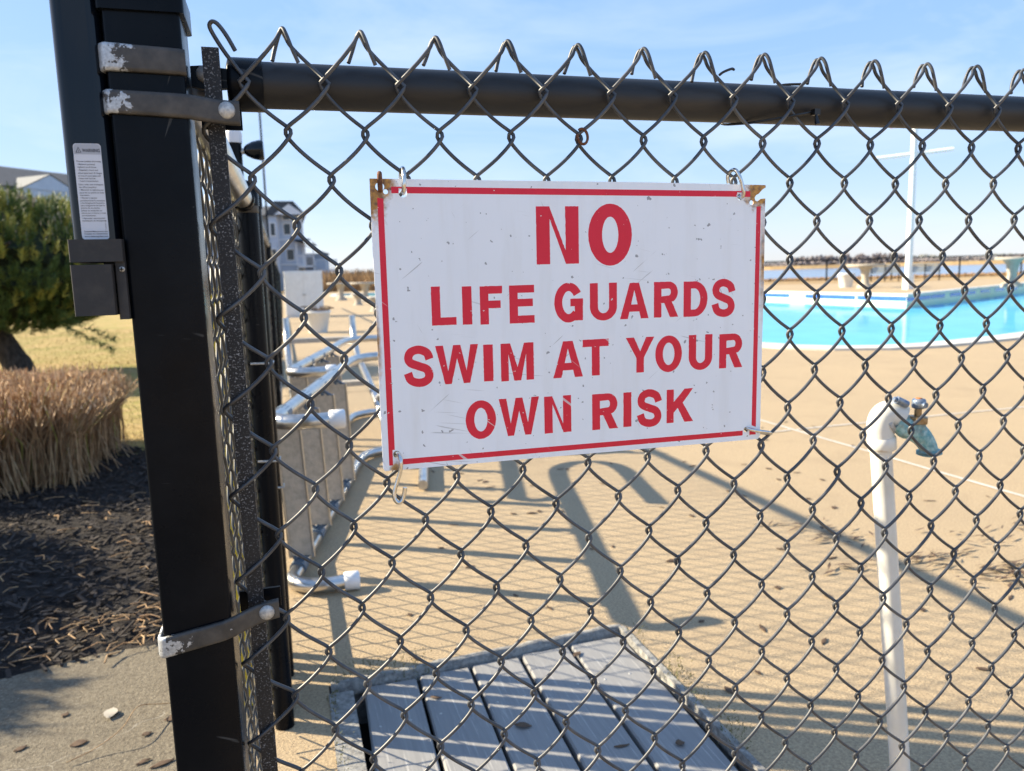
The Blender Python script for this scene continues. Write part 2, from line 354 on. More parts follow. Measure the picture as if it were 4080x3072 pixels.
def spline(pts, n=8):
    P = [Vector(p) for p in pts]; out = []
    for i in range(len(P)-1):
        a = P[max(i-1, 0)]; b = P[i]; c = P[i+1]; d = P[min(i+2, len(P)-1)]
        for k in range(n):
            t = k/n; out.append(.5*((2*b)+(c-a)*t+(2*a-5*b+4*c-d)*t*t+(3*b-a-3*c+d)*t**3))
    return out + [P[-1]]
def nz3(x, y=0, z=0): return noise.noise(Vector((x, y, z)))

# ------------------------------------------------------------------ ground, paving, water
POOL = [(5.9,8.7),(5.98,8.1),(6.15,7.6),(6.45,7.22),(6.9,7.0),(7.45,6.95),(8.06,7.05),(9.0,7.25),(9.75,7.48),(11,8.0),(13,9.0),(22,13.8),(46,26),(46,33.8),(32,26.6),(19.6,20.2),(19.6,38),(16,50),(9,55),(3.5,54),(3.0,48),(5.2,42),(5.0,20),(5.4,12)]
def offs(poly, d):
    out = []; m = len(poly)
    for i in range(m):
        a = Vector(poly[i-1]); b = Vector(poly[i]); c = Vector(poly[(i+1) % m])
        n1 = Vector((b.y-a.y, -(b.x-a.x))).normalized(); n2 = Vector((c.y-b.y, -(c.x-b.x))).normalized()
        n = (n1+n2).normalized(); k = d/max(.4, n.dot(n1)); out.append((b.x+n.x*k, b.y+n.y*k))
    return out
HATCH = [(.050, .20), (.846+.02, .20), (.862, 1.112), (.045, 1.045)]
DECK = [(-.12,-4),(90,-4),(90,34),(60,34),(45,35.5),(33,36),(26.5,40),(20,50),(10,62),(-.12,62)]
LAND = [(-900,-300),(400,-300),(140,25),(63,53),(39,57),(22,76),(6,112),(-30,170),(-300,330),(-900,420)]
flat = lambda z: (lambda a, b, s: (a, b, z))
struct('ground', MB().poly([LAND, offs(POOL, .2), [(-.05,-.1),(1.0,-.1),(1.0,1.25),(-.05,1.25)]], flat(-.03)), 'land')
struct('pool_deck', MB().poly([DECK, offs(POOL, .05), HATCH], flat(0)), 'deck')
struct('concrete_path', MB().poly([[(-9,-4),(-.124,-4),(-.124,1.43),(-.4,1.447),(-.55,1.44),(-.8,1.36),(-1.5,1.1),(-9,-1.2)]], flat(-.004)), 'path')
struct('mulch_bed', MB().poly([[(-9,-1.25),(-1.5,1.05),(-.8,1.30),(-.55,1.37),(-.4,1.38),(-.122,1.37),(-.122,4.3),(-.9,4.32),(-1.2,4.9),(-9,5.4)]], flat(-.012)), 'mulch')
struct('lawn', MB().poly([[(-120,4.2),(-.124,4.2),(-.124,62),(-20,80),(-120,90)]], flat(-.02)), 'lawn')
bay = struct('bay_water', MB().poly([[(-3500,330),(-900,330),(-300,300),(-30,150),(6,104),(22,70),(39,52),(63,48),(140,20),(3500,-2500),(3500,4500),(-3500,4500)]], flat(-.55)), 'bay')
sk = MB()
for a, b in zip(LAND[2:], LAND[3:]): sk.add([(*a,-.03),(*b,-.03),(*b,-1.2),(*a,-1.2)], [(0,1,2,3)])
struct('shore_bank', sk, 'land')
fm = MB(); n = 90; vs = []
for i in range(n+1):
    a = radians(-75 + 170*i/n)
    r0 = 600 + 40*nz3(i*.21); r1 = 1500
    for r, z in ((r0, -.6), (r0+4, 1.9), (r1, 2.6)): vs.append((r*sin(a), r*cos(a), z))
fm.add(vs, [(i*3+k, i*3+k+1, i*3+k+4, i*3+k+3) for i in range(n) for k in range(2)])
struct('far_marsh', fm, 'land')

# pool shell
pool = thing('swimming_pool', (12, 14, -.5), 'half empty blue swimming pool with white coping beyond the fence', 'pool')
ZW = -.34
part('pool_floor', MB().poly([offs(POOL, .02)], flat(ZW-.10)), 'poolfloor', pool)
wl = MB(); m = len(POOL)
for i in range(m):
    a, b = POOL[i], POOL[(i+1) % m]; wl.add([(*a,-.0),(*b,-.0),(*b,ZW-.11),(*a,ZW-.11)], [(0,1,2,3)])
part('pool_wall', wl, 'poolpaint', pool)
cp = MB(); oi = offs(POOL, -.05); oo = offs(POOL, .30)
for i in range(m):
    j = (i+1) % m
    for (za, zb, A, B) in ((.028, .028, oi, oo),): cp.add([(*A[i],za),(*A[j],za),(*B[j],zb),(*B[i],zb)], [(0,1,2,3)])
    cp.add([(*oi[i],.028),(*oi[j],.028),(*oi[j],-.05),(*oi[i],-.05)], [(0,1,2,3)])
    cp.add([(*oo[i],.028),(*oo[j],.028),(*oo[j],-.01),(*oo[i],-.01)], [(0,1,2,3)])
part('coping', cp, 'coping', pool)
def tiles(a, b, spans, z0, z1, mat, nrm, name='tile_band'):
    a = Vector(a); b = Vector(b); d = (b-a); Ln = d.length; d.normalize(); nv = Vector(nrm)*.012
    for s0, s1 in spans:
        p = a+d*s0+nv; q = a+d*s1+nv
        t = MB().add([(p.x,p.y,z0),(q.x,q.y,z0),(q.x,q.y,z1),(p.x,p.y,z1),(p.x-nv.x,p.y-nv.y,z0),(q.x-nv.x,q.y-nv.y,z0),(q.x-nv.x,q.y-nv.y,z1),(p.x-nv.x,p.y-nv.y,z1)],
                     [(0,1,2,3),(3,2,6,7),(0,4,5,1),(0,3,7,4),(1,5,6,2)])
        part(name, t, mat, pool)
tiles((19.6,20.2), (19.6,38), [(0.02,2.3),(2.4,5.2),(6.2,10.6),(11.6,16)], -.215, -.075, 'bluetile', (-1,0))
dn = Vector((6.4,-12.4)).normalized()
tiles((19.6,20.2), (32,26.6), [(.02,2.2),(2.3,3.6),(4.2,5.4),(6.0,7.1),(7.7,8.9),(9.6,10.9),(11.6,12.9)], -.22, -.085, 'bluetile', dn)
wt = MB().poly([offs(POOL, .01)], flat(ZW))
wt.f = [f if (Vector(wt.v[f[1]])-Vector(wt.v[f[0]])).cross(Vector(wt.v[f[2]])-Vector(wt.v[f[0]])).z > 0 else f[::-1] for f in wt.f]
part('water', wt, 'poolwater', pool)

# pale sealant in the deck joints, and thin dark strips across the deck
def strip(name, a, b, wd, mat, z=.004, wob=.0):
    a = Vector(a); b = Vector(b); d = b-a; nv = Vector((-d.y, d.x)).normalized()*wd/2; k = 24; vs = []
    for i in range(k+1):
        p = a+d*i/k + nv*wob*nz3(i*.9, a.x)*2
        vs += [(p.x-nv.x, p.y-nv.y, z), (p.x+nv.x, p.y+nv.y, z)]
    o = struct(name, MB().add(vs, [(2*i, 2*i+1, 2*i+3, 2*i+2) for i in range(k)]), mat); return o
strip('joint_sealant', (2.975, 6.0), (2.985, .2), .020, 'coping', wob=.3)
strip('joint_sealant', (2.55, 3.23), (2.955, 3.235), .018, 'coping', wob=.3)
strip('joint_sealant', (3.005, 3.238), (9.5, 3.36), .018, 'coping', wob=.3)
strip('dark_strip', (-.1, 12.3), (4.9, 12.5), .03, 'litter')
strip('dark_strip', (-.1, 18.2), (4.6, 18.4), .035, 'litter')
strip('dark_strip', (-.1, 6.2), (2.7, 6.1), .012, 'litter')

# hatch of composite boards let into the deck
hatch = thing('deck_hatch', (.45, .6, -.1), 'grey composite board hatch set flush in the tan deck', 'hatch')
part('pit', MB().add([(-.02,.12,-.12),(.95,.12,-.12),(.95,1.2,-.12),(-.02,1.2,-.12)], [(0,1,2,3)]), 'dark', hatch)
pw = MB()
for a, b in zip(HATCH, HATCH[1:]+HATCH[:1]): pw.add([(*a,0),(*b,0),(*b,-.12),(*a,-.12)], [(0,1,2,3)])
part('pit_wall', pw, 'rim', hatch)
E0 = [.118, .2600, .4000, .5400, .684]; E1 = [.2500, .3900, .5295, .6725, .838]
for i, (a, b) in enumerate(zip(E0, E1)):
    sk_ = .012; t = MB(); yb = 1.032+.076*(a-.117); z = -.012 - .003*RND.random()
    c = .004
    ring = [(a, z-.024), (a, z-c), (a+c, z), (b-c, z), (b, z-c), (b, z-.024)]
    y0, y1 = .205, yb
    vs = [(x+.012, y1, zz) for x, zz in ring]+[(x-.016, y0, zz) for x, zz in ring]
    k = len(ring); t.add(vs, [(j, (j+1) % k, k+(j+1) % k, k+j) for j in range(k)]); t.add(vs[:k], [tuple(range(k))]); t.add(vs[k:], [tuple(range(k-1,-1,-1))])
    bo = part('board', t, 'board', hatch)
    for sx, sy in ((.03, .84), (.10, .845)): part('screw', MB().lathe([(.0035, z-.001), (.0035, z+.0006), (.001, z+.0002)], (a+sx, sy+.05*a, 0), n=8), 'zinc', bo)
rm = MB(); k = 26; vs = []
for i in range(k+1):
    t = i/k; x = .05+t*(.862-.05); y = 1.047+.064*t; wv = .004+.004*nz3(i*.8, 3); h = .004+.005*nz3(i*.6, 9)
    vs += [(x, y-.012-wv*.5, -.03), (x, y-.010-wv*.3, h), (x, y+.006+wv*.5, h*1.1), (x, y+.014+wv*.5, -.002)]
rm.add(vs, [(i*4+j, i*4+j+1, i*4+j+5, i*4+j+4) for i in range(k) for j in range(3)], True)
part('rim_strip', rm, 'rim', hatch)
part('rim_strip', MB().box(.852, .868, .2, 1.10, -.03, .004), 'rim', hatch)
part('edge_block', MB().rprism(.072, .6, .058, .80, .006, -.1, .003), 'rim', hatch)

# ------------------------------------------------------------------ front fence
PX, PZ, X0, Z0 = .0772, .09146, .05304, 1.1936
def knot(i, j):
    x = X0 + PX*i + .00127*j; z = Z0 - PZ*j + .00023*i
    if i > -1.2:
        x += .0022*nz3(i*1.3, j*1.1, 1) + .004*nz3(i*.23, j*.3, 7); z += .0020*nz3(i*1.3, j*1.1, 5)
    return x, z
AMP, OVER, WR = .0028, .0048, .00205
def zig(turns, ys, n=14, kap=.0, yb=None):
    """turns: list of (x,z); strand k leaves turn k steeply and meets turn k+1 at a shallow angle; ys[k] is its depth sign"""
    out = []
    for k in range(len(turns)-1):
        (xa, za), (xb, zb) = turns[k], turns[k+1]
        for q in range(n):
            t = q/n; sx = .42*t + .58*t**1.7
            y = ys[k]*AMP*tanh(3.2*sin(pi*t))/tanh(3)
            x = xa+(xb-xa)*sx
            if yb: y *= 1 + yb*max(0, 1-(x-yb_x)/.02) if x < yb_x+.02 else 1
            out.append(Vector((x, y, za+(zb-za)*t)))
    x, z = turns[-1]; out.append(Vector((x, 0, z)))
    for _ in range(2): out = [out[0]]+[(out[i-1]+out[i]*2+out[i+1])/4 for i in range(1, len(out)-1)]+[out[-1]]
    return out
fence = thing('chain_link_fence', (.4, 0, 0), 'black chain link fence panel in the foreground that carries the white sign', 'fence')
NROW = 12; yb_x = -.058
c = -1.5
while c < 20.4:
    half_left = abs(c*2) % 2 > .5      # left column is a half column
    turns = []; ys = []
    # rows of turns from the top
    j = 0.0
    seq = []
    for q in range(NROW*2+1):
        row = q*.5
        on_int = (q % 2 == 0)
        col_is_left = (on_int != half_left)
        ci = c if col_is_left else c+.5
        x, z = knot(ci, row); x += -OVER if col_is_left else OVER
        if c < -1.4 and col_is_left: x = -.0655 - .0003*q
        seq.append((x, z, col_is_left))
    turns = [(a, b) for a, b, _ in seq]
    ys = [(-1 if not seq[k][2] else 1) for k in range(len(seq)-1)]   # from a right turn down-left: '/' front ; from a left turn down-right: '\\' back
    body = zig(turns, ys, 14, yb=1.5 if c < -1.4 else None)
    px, pz = knot(c+.5 if half_left is False else c, -.5); pz -= .004
    if c < -1.4:
        top = spline([(-.0290,-.005,1.2195),(-.0360,-.005,1.2330),(-.0430,-.004,1.2430),(-.0480,-.003,1.2455),(-.0508,-.001,1.2415),(-.0465,.001,1.2320),(-.0380,.002,1.2180),(-.0270,.003,1.2030)], 5)
    elif not half_left:    # left column integer: strand rises to the right, in front, and hooks over to the right
        xa, za = turns[0]
        tl = .020+.004*nz3(c, 2)
        top = spline([(px+.0140+.002*nz3(c,6),-.0045,pz-tl-.004),(px+.0085,-.0060,pz-.011),(px+.0040,-.0055,pz+.002),(px+.0008,-.0020,pz+.0082),(px-.0026,.0005,pz+.0035),(px-.0068,-.0022,pz-.004),((px+xa)/2,-.0027,(pz+za)/2)], 5)
    else:
        xa, za = turns[0]
        tl = .017+.005*nz3(c, 4)
        top = spline([(px-.0115+.002*nz3(c,8),.0055,pz-tl-.003),(px-.0070,.0085,pz-.008),(px-.0030,.0075,pz+.0035),(px-.0002,.0045,pz+.0078),(px+.0030,.0025,pz+.002),(px+.0080,.0028,pz-.007),((px+xa)/2,.0027,(pz+za)/2)], 5)
    part('wire', MB().tube(top[:-1]+[Vector(p) for p in body], WR, 8), 'wire', fence)
    c += .5
TILT = .011
def px_(z): return -.1055 + TILT*(1.15-z)*.35     # post axis leans a little
post = MB(); ring = []
def leanprism(mb, wx, wy, r, z0, z1, cy=0.0, dx=0, n=4):
    k0 = len(mb.v); mb.rprism(0, cy, wx, wy, r, z0, z1, n)
    for i in range(k0, len(mb.v)):
        x, y, z = mb.v[i]; mb.v[i] = (x+px_(z)+dx, y, z)
    return mb
pst = part('post', leanprism(post, .0645, .066, .004, 0, 1.252, -.002), 'coat', fence)
capm = leanprism(MB(), .0725, .074, .005, 1.241, 1.262, -.002)
leanprism(capm, .058, .06, .006, 1.2615, 1.27, -.002)
part('post_cap', capm, 'coat', pst)
rl = MB().tube([(-.030,.030,1.1965),(1.6,.030,1.1975)], .0225, 28)
part('top_rail', rl, 'rail', fence)
cup = MB().lathe([(.018,0),(.0245,.002),(.0258,.006),(.0258,.034),(.0238,.0345)], (-.040,.030,1.1962), (1,0,.0006), 28)
part('rail_end_cup', cup, 'coat', fence)
def band(z0l, z1l, z0r, z1r, xr, mat, wide=False, yf=-.0365):
    """strap round the post: front plate from left edge to xr, left return"""
    mb = MB(); xl = px_(z0l)-.0345; th = .0028
    ys_ = [(xl, .036), (xl, yf+.004), (xl+.0012, yf+.0012), (xl+.004, yf)]
    xs = []
    q = 10
    for i in range(1, q+1):
        t = i/q; x = xl+.004+(xr-xl-.004)*t; yy = yf
        if x > -.080: yy = yf + .0185*(lambda q: q*q*(3-2*q))(min(1, (x+.080)/.040))
        xs.append((x, yy))
    path = ys_+xs; m = len(path); vs = []
    for (x, y) in path:
        t = (x-xl)/(xr-xl); a = z0l+(z0r-z0l)*t; b = z1l+(z1r-z1l)*t; e = .0011
        nx, ny = (-1, 0) if y > yf+.003 and x < xl+.001 else (0, -1)
        ox, oy = nx*th, ny*th
        vs += [(x, y, b), (x+ox, y+oy, b+e), (x+ox*1.12, y+oy*1.12, b+.004), (x+ox*1.12, y+oy*1.12, a-.004), (x+ox, y+oy, a-e), (x, y, a)]
    fs = [(i*6+k, i*6+(k+1) % 6, (i+1)*6+(k+1) % 6, (i+1)*6+k) for i in range(m-1) for k in range(6)]
    mb.add(vs, fs, True); mb.add(vs[:6], [tuple(range(5,-1,-1))]); mb.add(vs[-6:], [tuple(range(6))])
    return part('brace_band' if wide else 'tension_band', mb, mat, fence)
def bolt(b, x, y, z, r):
    part('bolt_head', MB().lathe([(r,0),(r,.0008),(r*.86,.0026),(r*.5,.0037),(r*.1,.0041)], (x, y, z), (0,-1,0), 22), 'zinc', b)
b1 = band(1.2135, 1.1885, 1.2105, 1.1870, -.0715, 'band1', True)
brk = MB()
prof = [(-.072,1.2075,1.1890),(-.062,1.2085,1.1865),(-.052,1.2075,1.1870),(-.040,1.2065,1.1880),(-.028,1.2065,1.1885)]
vs = []
for x, a, b in prof: vs += [(x,.010,a),(x,.010,b),(x,.018,b),(x,.018,a)]
brk.add(vs, [(i*4+k, i*4+(k+1) % 4, (i+1)*4+(k+1) % 4, (i+1)*4+k) for i in range(len(prof)-1) for k in range(4)])
part('band_tongue', brk, 'coat', b1); bolt(b1, -.0590, .010, 1.2005, .0082)
b2 = band(1.1735, 1.1520, 1.1705, 1.1475, -.0285, 'band2'); bolt(b2, -.0405, -.0206, 1.1610, .0082)
b3 = band(.6560, .6340, .6735, .6520, -.0255, 'band3'); bolt(b3, -.0380, -.0206, .6605, .0080)
# make lower band rise to the right and carry its back tongue
bk = MB().box(-.066, -.024, .016, .020, .650, .672); part('band_tongue', bk, 'coat', b3)
bk = MB().box(-.066, -.028, .016, .020, 1.1500, 1.1700); part('band_tongue', bk, 'coat', b2)
tb = MB(); vs = []
for z in (1.2225, .03):
    x = -.0515 + (1.15-z)*.0060
    for dx, dy in ((-.0078,-.0024),(.0078,-.0024),(.0078,.0024),(-.0078,.0024)): vs.append((x+dx, dy, z))
tb.add(vs, [(0,4,5,1),(1,5,6,2),(2,6,7,3),(3,7,4,0),(0,1,2,3),(7,6,5,4)])
part('tension_bar', tb, 'bar', fence)
solo('cable_tie', MB().tube(spline([(.628,.004,1.1845),(.600,.000,1.1790),(.565,.012,1.1740),(.545,.030,1.1735),(.530,.050,1.178),(.56,.058,1.20),(.60,.045,1.2215),(.625,.025,1.2215)], 6), .0016, 6).box(.624,.632,-.004,.004,1.180,1.187).tube([(.628,-.001,1.183),(.6265,-.004,1.176),(.6268,-.006,1.168)], [.0012,.0022,.0034], 6),
     'cable', (.6,.03,1.17), 'thin black cable tie looped under the top rail, short tail hanging', 'cable tie')
solo('tie_wire', MB().tube(spline([(.4935,-.006,1.2190),(.4985,-.006,1.2225),(.5100,-.004,1.2270),(.516,.0,1.2275)], 5), .0016, 6), 'cable', (.5,0,1.22), 'short bent black wire tied at a knuckle above the top rail', 'wire')
kx, kz = knot(3.5, .5)
solo('hog_ring', MB().tube([(kx+.002+.0060*cos(a), -.0058+.002*sin(a), kz-.001+.0085*sin(a)) for a in [2.2-.33*k for k in range(18)]], .0016, 6), 'rust', (kx, 0, kz), 'rusty broken wire ring on a mesh knot above the NO lettering', 'ring')

# ------------------------------------------------------------------ sign
SX, SZ, SW, SH, SY = .0918, .7918, .4629, .3055, -.0085
sign = thing('pool_sign', (SX, SY, SZ), 'white metal sign with red lettering about no life guards', 'sign')
def circ(u, v, r, n=18, sx=1): return [(u+r*sx*cos(2*pi*k/n), v+r*sin(2*pi*k/n)) for k in range(n)]
def bow(u, v):    # slight buckle of the sheet and the skew of its lower edge
    return -.003*sin(pi*u/SW)*sin(pi*v/SH) - .0012*sin(3*u/SW+1)
def spt(u, v, off=0): return (SX+u-.0015*(1-v/SH), SY+bow(u, v)-off, SZ+v+.0035*(1-u/SW)*(1 if v < SH/2 else 1) - .0015*(1-u/SW)*0 + (0.0)*v)
outer = [(0.002,0),(SW-.003,-.0005),(SW,.003),(SW,.10),(SW+.0006,.19),(SW,SH-.0160),(SW-.006,SH-.0165),(SW-.0102,SH-.0195),(SW-.0135,SH-.0185),(SW-.0145,SH-.0155),(SW-.0128,SH-.0125),(SW-.0088,SH-.0105),(SW-.0045,SH-.0060),(SW+.0004,SH-.0032),(SW,SH-.0005),(.30,SH+.0005),(.12,SH),(.0,SH),(-.0002,SH-.04),(.0004,.17),(.0,.06),(.0002,.003)]
holes = [circ(.0100,SH-.0080,.0043,18,1.1), circ(.0157,SH-.0130,.0026), circ(.0333,SH-.0143,.0043), circ(.4287,SH-.0148,.0037), circ(SW-.0185,SH-.0210,.0029), circ(.0155,.0172,.0040), circ(SW-.0195,.0125,.0036)]
fn = lambda u, v, s: spt(u, v, .0007 if s == 0 else -.0007)
# dense sheet so the buckle shows: fill with interior points by strips through tessellation of outline + grid is unneeded; outline resampled
def resample(lp, d=.02):
    out = []
    for a, b in zip(lp, lp[1:]+lp[:1]):
        k = max(1, int(math.hypot(b[0]-a[0], b[1]-a[1])/d))
        out += [(a[0]+(b[0]-a[0])*i/k, a[1]+(b[1]-a[1])*i/k) for i in range(k)]
    return out
def bow(u, v): return 0.0
plate = part('plate', MB().poly([resample(outer, .05)]+holes, fn, .0014), 'sign', sign)
def redpoly(loops, k, name):
    part(name, MB().poly(loops, lambda u, v, s: spt(u, v, .0007+.00012+k*.00002 if s == 0 else .0006), .0002), 'red', sign)
bw = .0066; i0 = .0068; vt = SH-.0078; vb = .0056
def hstrip(v0, v1, cuts, ua, ub, k):
    for a, b in cuts: redpoly([resample([(a, v0), (b, v0), (b, v1), (a, v1)], .03)], k, 'border_strip')
hstrip(vt-bw, vt, [(.0215,.0290),(.0376,.4248),(.4326,SW-.0205)], 0, 0, 0)
redpoly([[(.0290,vt-bw+.0050),(.0376,vt-bw+.0050),(.0376,vt),(.0290,vt)]], 1, 'border_strip')
redpoly([[(.4248,vt-bw+.0050),(.4326,vt-bw+.0050),(.4326,vt),(.4248,vt)]], 1, 'border_strip')
hstrip(vb, vb+.0060, [(.0202,SW-.0245),(SW-.0150,SW-.0062)], 0, 0, 0)
redpoly([resample([(i0,vb),(i0+.0040,vb),(i0+.0042,.0225),(i0+bw,.0225),(i0+bw-.0004,SH-.0200),(i0,SH-.0190)], .05)], 0, 'border_strip')
redpoly([resample([(SW-.0122,.0172),(SW-.0062,.0150),(SW-.0060,SH-.0250),(SW-.0118,SH-.0255)], .05)], 0, 'border_strip')

# letters drawn on a unit box (width, height 1)
def arc(cx, cy, rx, ry, a0, a1, n=14): return [(cx+rx*cos(radians(a0+(a1-a0)*k/n)), cy+ry*sin(radians(a0+(a1-a0)*k/n))) for k in range(n+1)]
def stroke(path, t):
    out, inn = [], []
    for i, p in enumerate(path):
        a = path[max(i-1, 0)]; b = path[min(i+1, len(path)-1)]; dx, dy = b[0]-a[0], b[1]-a[1]; l = math.hypot(dx, dy) or 1
        nx, ny = -dy/l*t/2, dx/l*t/2; out.append((p[0]+nx, p[1]+ny)); inn.append((p[0]-nx, p[1]-ny))
    return out+inn[::-1]
def scale_x(loops, k): return [[(x*k, y) for x, y in lp] for lp in loops]
def glyph(ch, w, t):
    """returns a list of sub-shapes, each a list of loops, in a box of width w and height 1 with stem t"""
    h = t*.86
    R = lambda x0, y0, x1, y1: [[(x0,y0),(x1,y0),(x1,y1),(x0,y1)]]
    if ch == 'N': return [R(0,0,t,1), R(w-t,0,w,1), [[(t*.98,1),(t*.55,1),(t*.98,.80),(w-t*.98,0),(w-t*.5,0),(w-t*.98,.22)]]]
    if ch == 'O': return [[arc(w/2,.5,w/2,.515,0,360,36)[:-1], arc(w/2,.5,w/2-t,.515-h,0,360,36)[:-1]]]
    if ch == 'L': return [R(0,0,t,1), R(t,0,w,h)]
    if ch == 'I': return [R(0,0,w,1)]
    if ch == 'F': return [R(0,0,t,1), R(t,1-h,w,1), R(t,.42,w*.92,.42+h)]
    if ch == 'E': return [R(0,0,t,1), R(t,1-h,w,1), R(t,.44,w*.94,.44+h), R(t,0,w,h)]
    if ch == 'T': return [R(0,1-h,w,1), R(w/2-t/2,0,w/2+t/2,1-h)]
    if ch == 'A': return [[[(0,0),(t*1.02,0),(w/2,.80),(w-t*1.02,0),(w,0),(w/2+t*.60,1),(w/2-t*.60,1)]], [[(w*.27,.20),(w*.73,.20),(w*.66,.20+h),(w*.34,.20+h)]]]
    if ch == 'Y': return [[[(w/2-t/2,0),(w/2+t/2,0),(w/2+t/2,.42),(w,1),(w-t*1.08,1),(w/2,.60),(t*1.08,1),(0,1),(w/2-t/2,.42)]]]
    if ch == 'W': return [[[(0,1),(w*.21,0),(w*.36,0),(w*.5,.66),(w*.64,0),(w*.79,0),(w,1),(w-t*.98,1),(w*.715,.33),(w*.585,1),(w*.415,1),(w*.285,.33),(t*.98,1)]]]
    if ch == 'M': return [R(0,0,t,1), R(w-t,0,w,1), [[(t,1),(t,.72),(w/2-t*.45,0),(w/2+t*.45,0),(w-t,.72),(w-t,1),(w-t*1.25,1),(w/2,.36),(t*1.25,1)]]]
    if ch == 'K': return [R(0,0,t,1), [[(t,.30),(t,.62),(w-t*1.25,1),(w-.01,1),(w*.60,.58),(w,0),(w-t*1.25,0),(w*.42,.44)]]]
    if ch == 'U': return [[[(0,1)]+[(0,.36)]+arc(w/2,.36,w/2,.375,180,360,20)[1:-1]+[(w,.36),(w,1),(w-t,1),(w-t,.36)]+arc(w/2,.36,w/2-t,.375-h,360,180,20)[1:-1]+[(t,.36),(t,1)]]]
    if ch == 'D': return [[[(0,0),(w*.45,0)]+arc(w*.45,.5,w*.55,.5,-90,90,20)[1:-1]+[(w*.45,1),(0,1)], [(t,h),(t,1-h)]+arc(w*.45,.5,w*.55-t,.5-h,90,-90,20)]]
    if ch == 'R': return [[[(0,0),(t,0),(t,.40),(w*.42,.40),(w*.66,0),(w,0),(w*.73,.435)]+arc(w*.60,.70,w*.375,.30,-58,90,16)+[(0,1)], [(t,.40+h*.95),(t,1-h)]+arc(w*.60,.71,w*.375-t*.95,.30-h,90,-90,10)]]
    if ch == 'S':
        p = [(.97,.70),(.88,.84),(.74,.915),(.5,.935),(.28,.905),(.16,.82),(.135,.72),(.19,.62),(.34,.555),(.5,.52),(.68,.475),(.82,.40),(.865,.28),(.83,.165),(.70,.085),(.5,.062),(.27,.09),(.12,.17),(.035,.31)]
        cl = spline([(x*(w-t*.62)+t*.31, y*.86+.07, 0) for x, y in [(.98,.70),(.86,.90),(.5,1.0),(.17,.93),(.06,.76),(.16,.61),(.5,.505),(.84,.40),(.95,.22),(.83,.06),(.5,.0),(.15,.09),(.02,.31)]], 5)
        return [[stroke([(q.x, q.y) for q in cl], t*.93)]]
    if ch == 'G':
        a = stroke(arc(w/2,.5,w/2-t/2,.515-h/2,32,318,34), t*.96)
        return [[a], R(w*.56,.40,w,.40+h), R(w-t,.02,w-t*.02,.40)]
    return []
# letter, left, right, bottom, top on the sheet, in metres
LAY = [('N', 0.1771, 0.2265, 0.2186, 0.2809), ('O', 0.2378, 0.2907, 0.2163, 0.2827), ('L', 0.0588, 0.0855, 0.1568, 0.198), ('I', 0.0923, 0.1028, 0.1563, 0.1972), ('F', 0.1119, 0.137, 0.1556, 0.1967), ('E', 0.1449, 0.1735, 0.1553, 0.1967), ('G', 0.1966, 0.2308, 0.1547, 0.1968), ('U', 0.2392, 0.2721, 0.1547, 0.1963), ('A', 0.2759, 0.3116, 0.1545, 0.1954), ('R', 0.3184, 0.3496, 0.1546, 0.1955), ('D', 0.3564, 0.3877, 0.1539, 0.1949), ('S', 0.3942, 0.4238, 0.1533, 0.1952), ('S', 0.0275, 0.0581, 0.0935, 0.1349), ('W', 0.0611, 0.1084, 0.093, 0.1349), ('I', 0.1141, 0.1249, 0.0933, 0.1336), ('M', 0.1337, 0.1716, 0.092, 0.1336), ('A', 0.1944, 0.2299, 0.0917, 0.1328), ('T', 0.2299, 0.2616, 0.0919, 0.1332), ('Y', 0.2831, 0.3189, 0.0919, 0.1328), ('O', 0.3203, 0.3547, 0.0908, 0.1325), ('U', 0.3638, 0.3949, 0.0908, 0.1322), ('R', 0.4044, 0.436, 0.0904, 0.1314), ('O', 0.0921, 0.1265, 0.0302, 0.0721), ('W', 0.1301, 0.1769, 0.03, 0.0725), ('N', 0.183, 0.2152, 0.0293, 0.0714), ('R', 0.2409, 0.273, 0.0285, 0.0701), ('I', 0.2798, 0.2899, 0.029, 0.0696), ('S', 0.2978, 0.3282, 0.028, 0.0699), ('K', 0.3353, 0.3703, 0.0291, 0.069)]
for ch, ul, ur, v0, v1 in LAY:
    hh = v1-v0; ww = ur-ul; big = hh > .045
    t = .232 if ch not in 'WM' else .21
    t = t if not big else .25
    for k, loops in enumerate(glyph(ch, ww/hh, t)):
        loops = [[(ul+x*hh, v0+y*hh - .0035*(1-(ul+x*hh)/SW)) for x, y in lp] for lp in loops]
        if len(loops) <= 2:
            loops = [[(u+.0005*nz3(u*420, v*420, 1)*max(0, nz3(u*60, v*60, 5)+.45), v+.0005*nz3(u*420, v*420, 9)*max(0, nz3(u*60, v*60, 8)+.45)) for u, v in resample(lp, .0022)] for lp in loops]
        redpoly(loops, k, 'letter')

# hooks
def hook(name, pts, r, mat, loc, label, cat='hook', group=None, n=7): return solo(name, MB().tube(spline(pts, n), r, 10), mat, loc, label, cat, group)
hook('s_hook', [(.1255,-.010,1.0862),(.1252,-.0145,1.0880),(.1255,-.0165,1.0945),(.1262,-.0150,1.1040),(.1266,-.0090,1.1105),(.1266,-.002,1.1120),(.1262,.0045,1.1085),(.1255,.005,1.100),(.1250,-.001,1.0955)], .0023, 'chrome', (.126,-.01,1.1), 'shiny plated hook through the upper left hole of the sign')
hook('s_hook', [(.5212,-.006,1.0832),(.5212,-.0120,1.0822),(.5210,-.0158,1.0870),(.5190,-.0155,1.0960),(.5160,-.0145,1.1060),(.5140,-.010,1.1130),(.5128,-.003,1.1140),(.5122,.004,1.1090),(.5135,.0045,1.1000)], .0022, 'chrome', (.52,-.01,1.1), 'dull grey hook through the upper right hole of the sign')
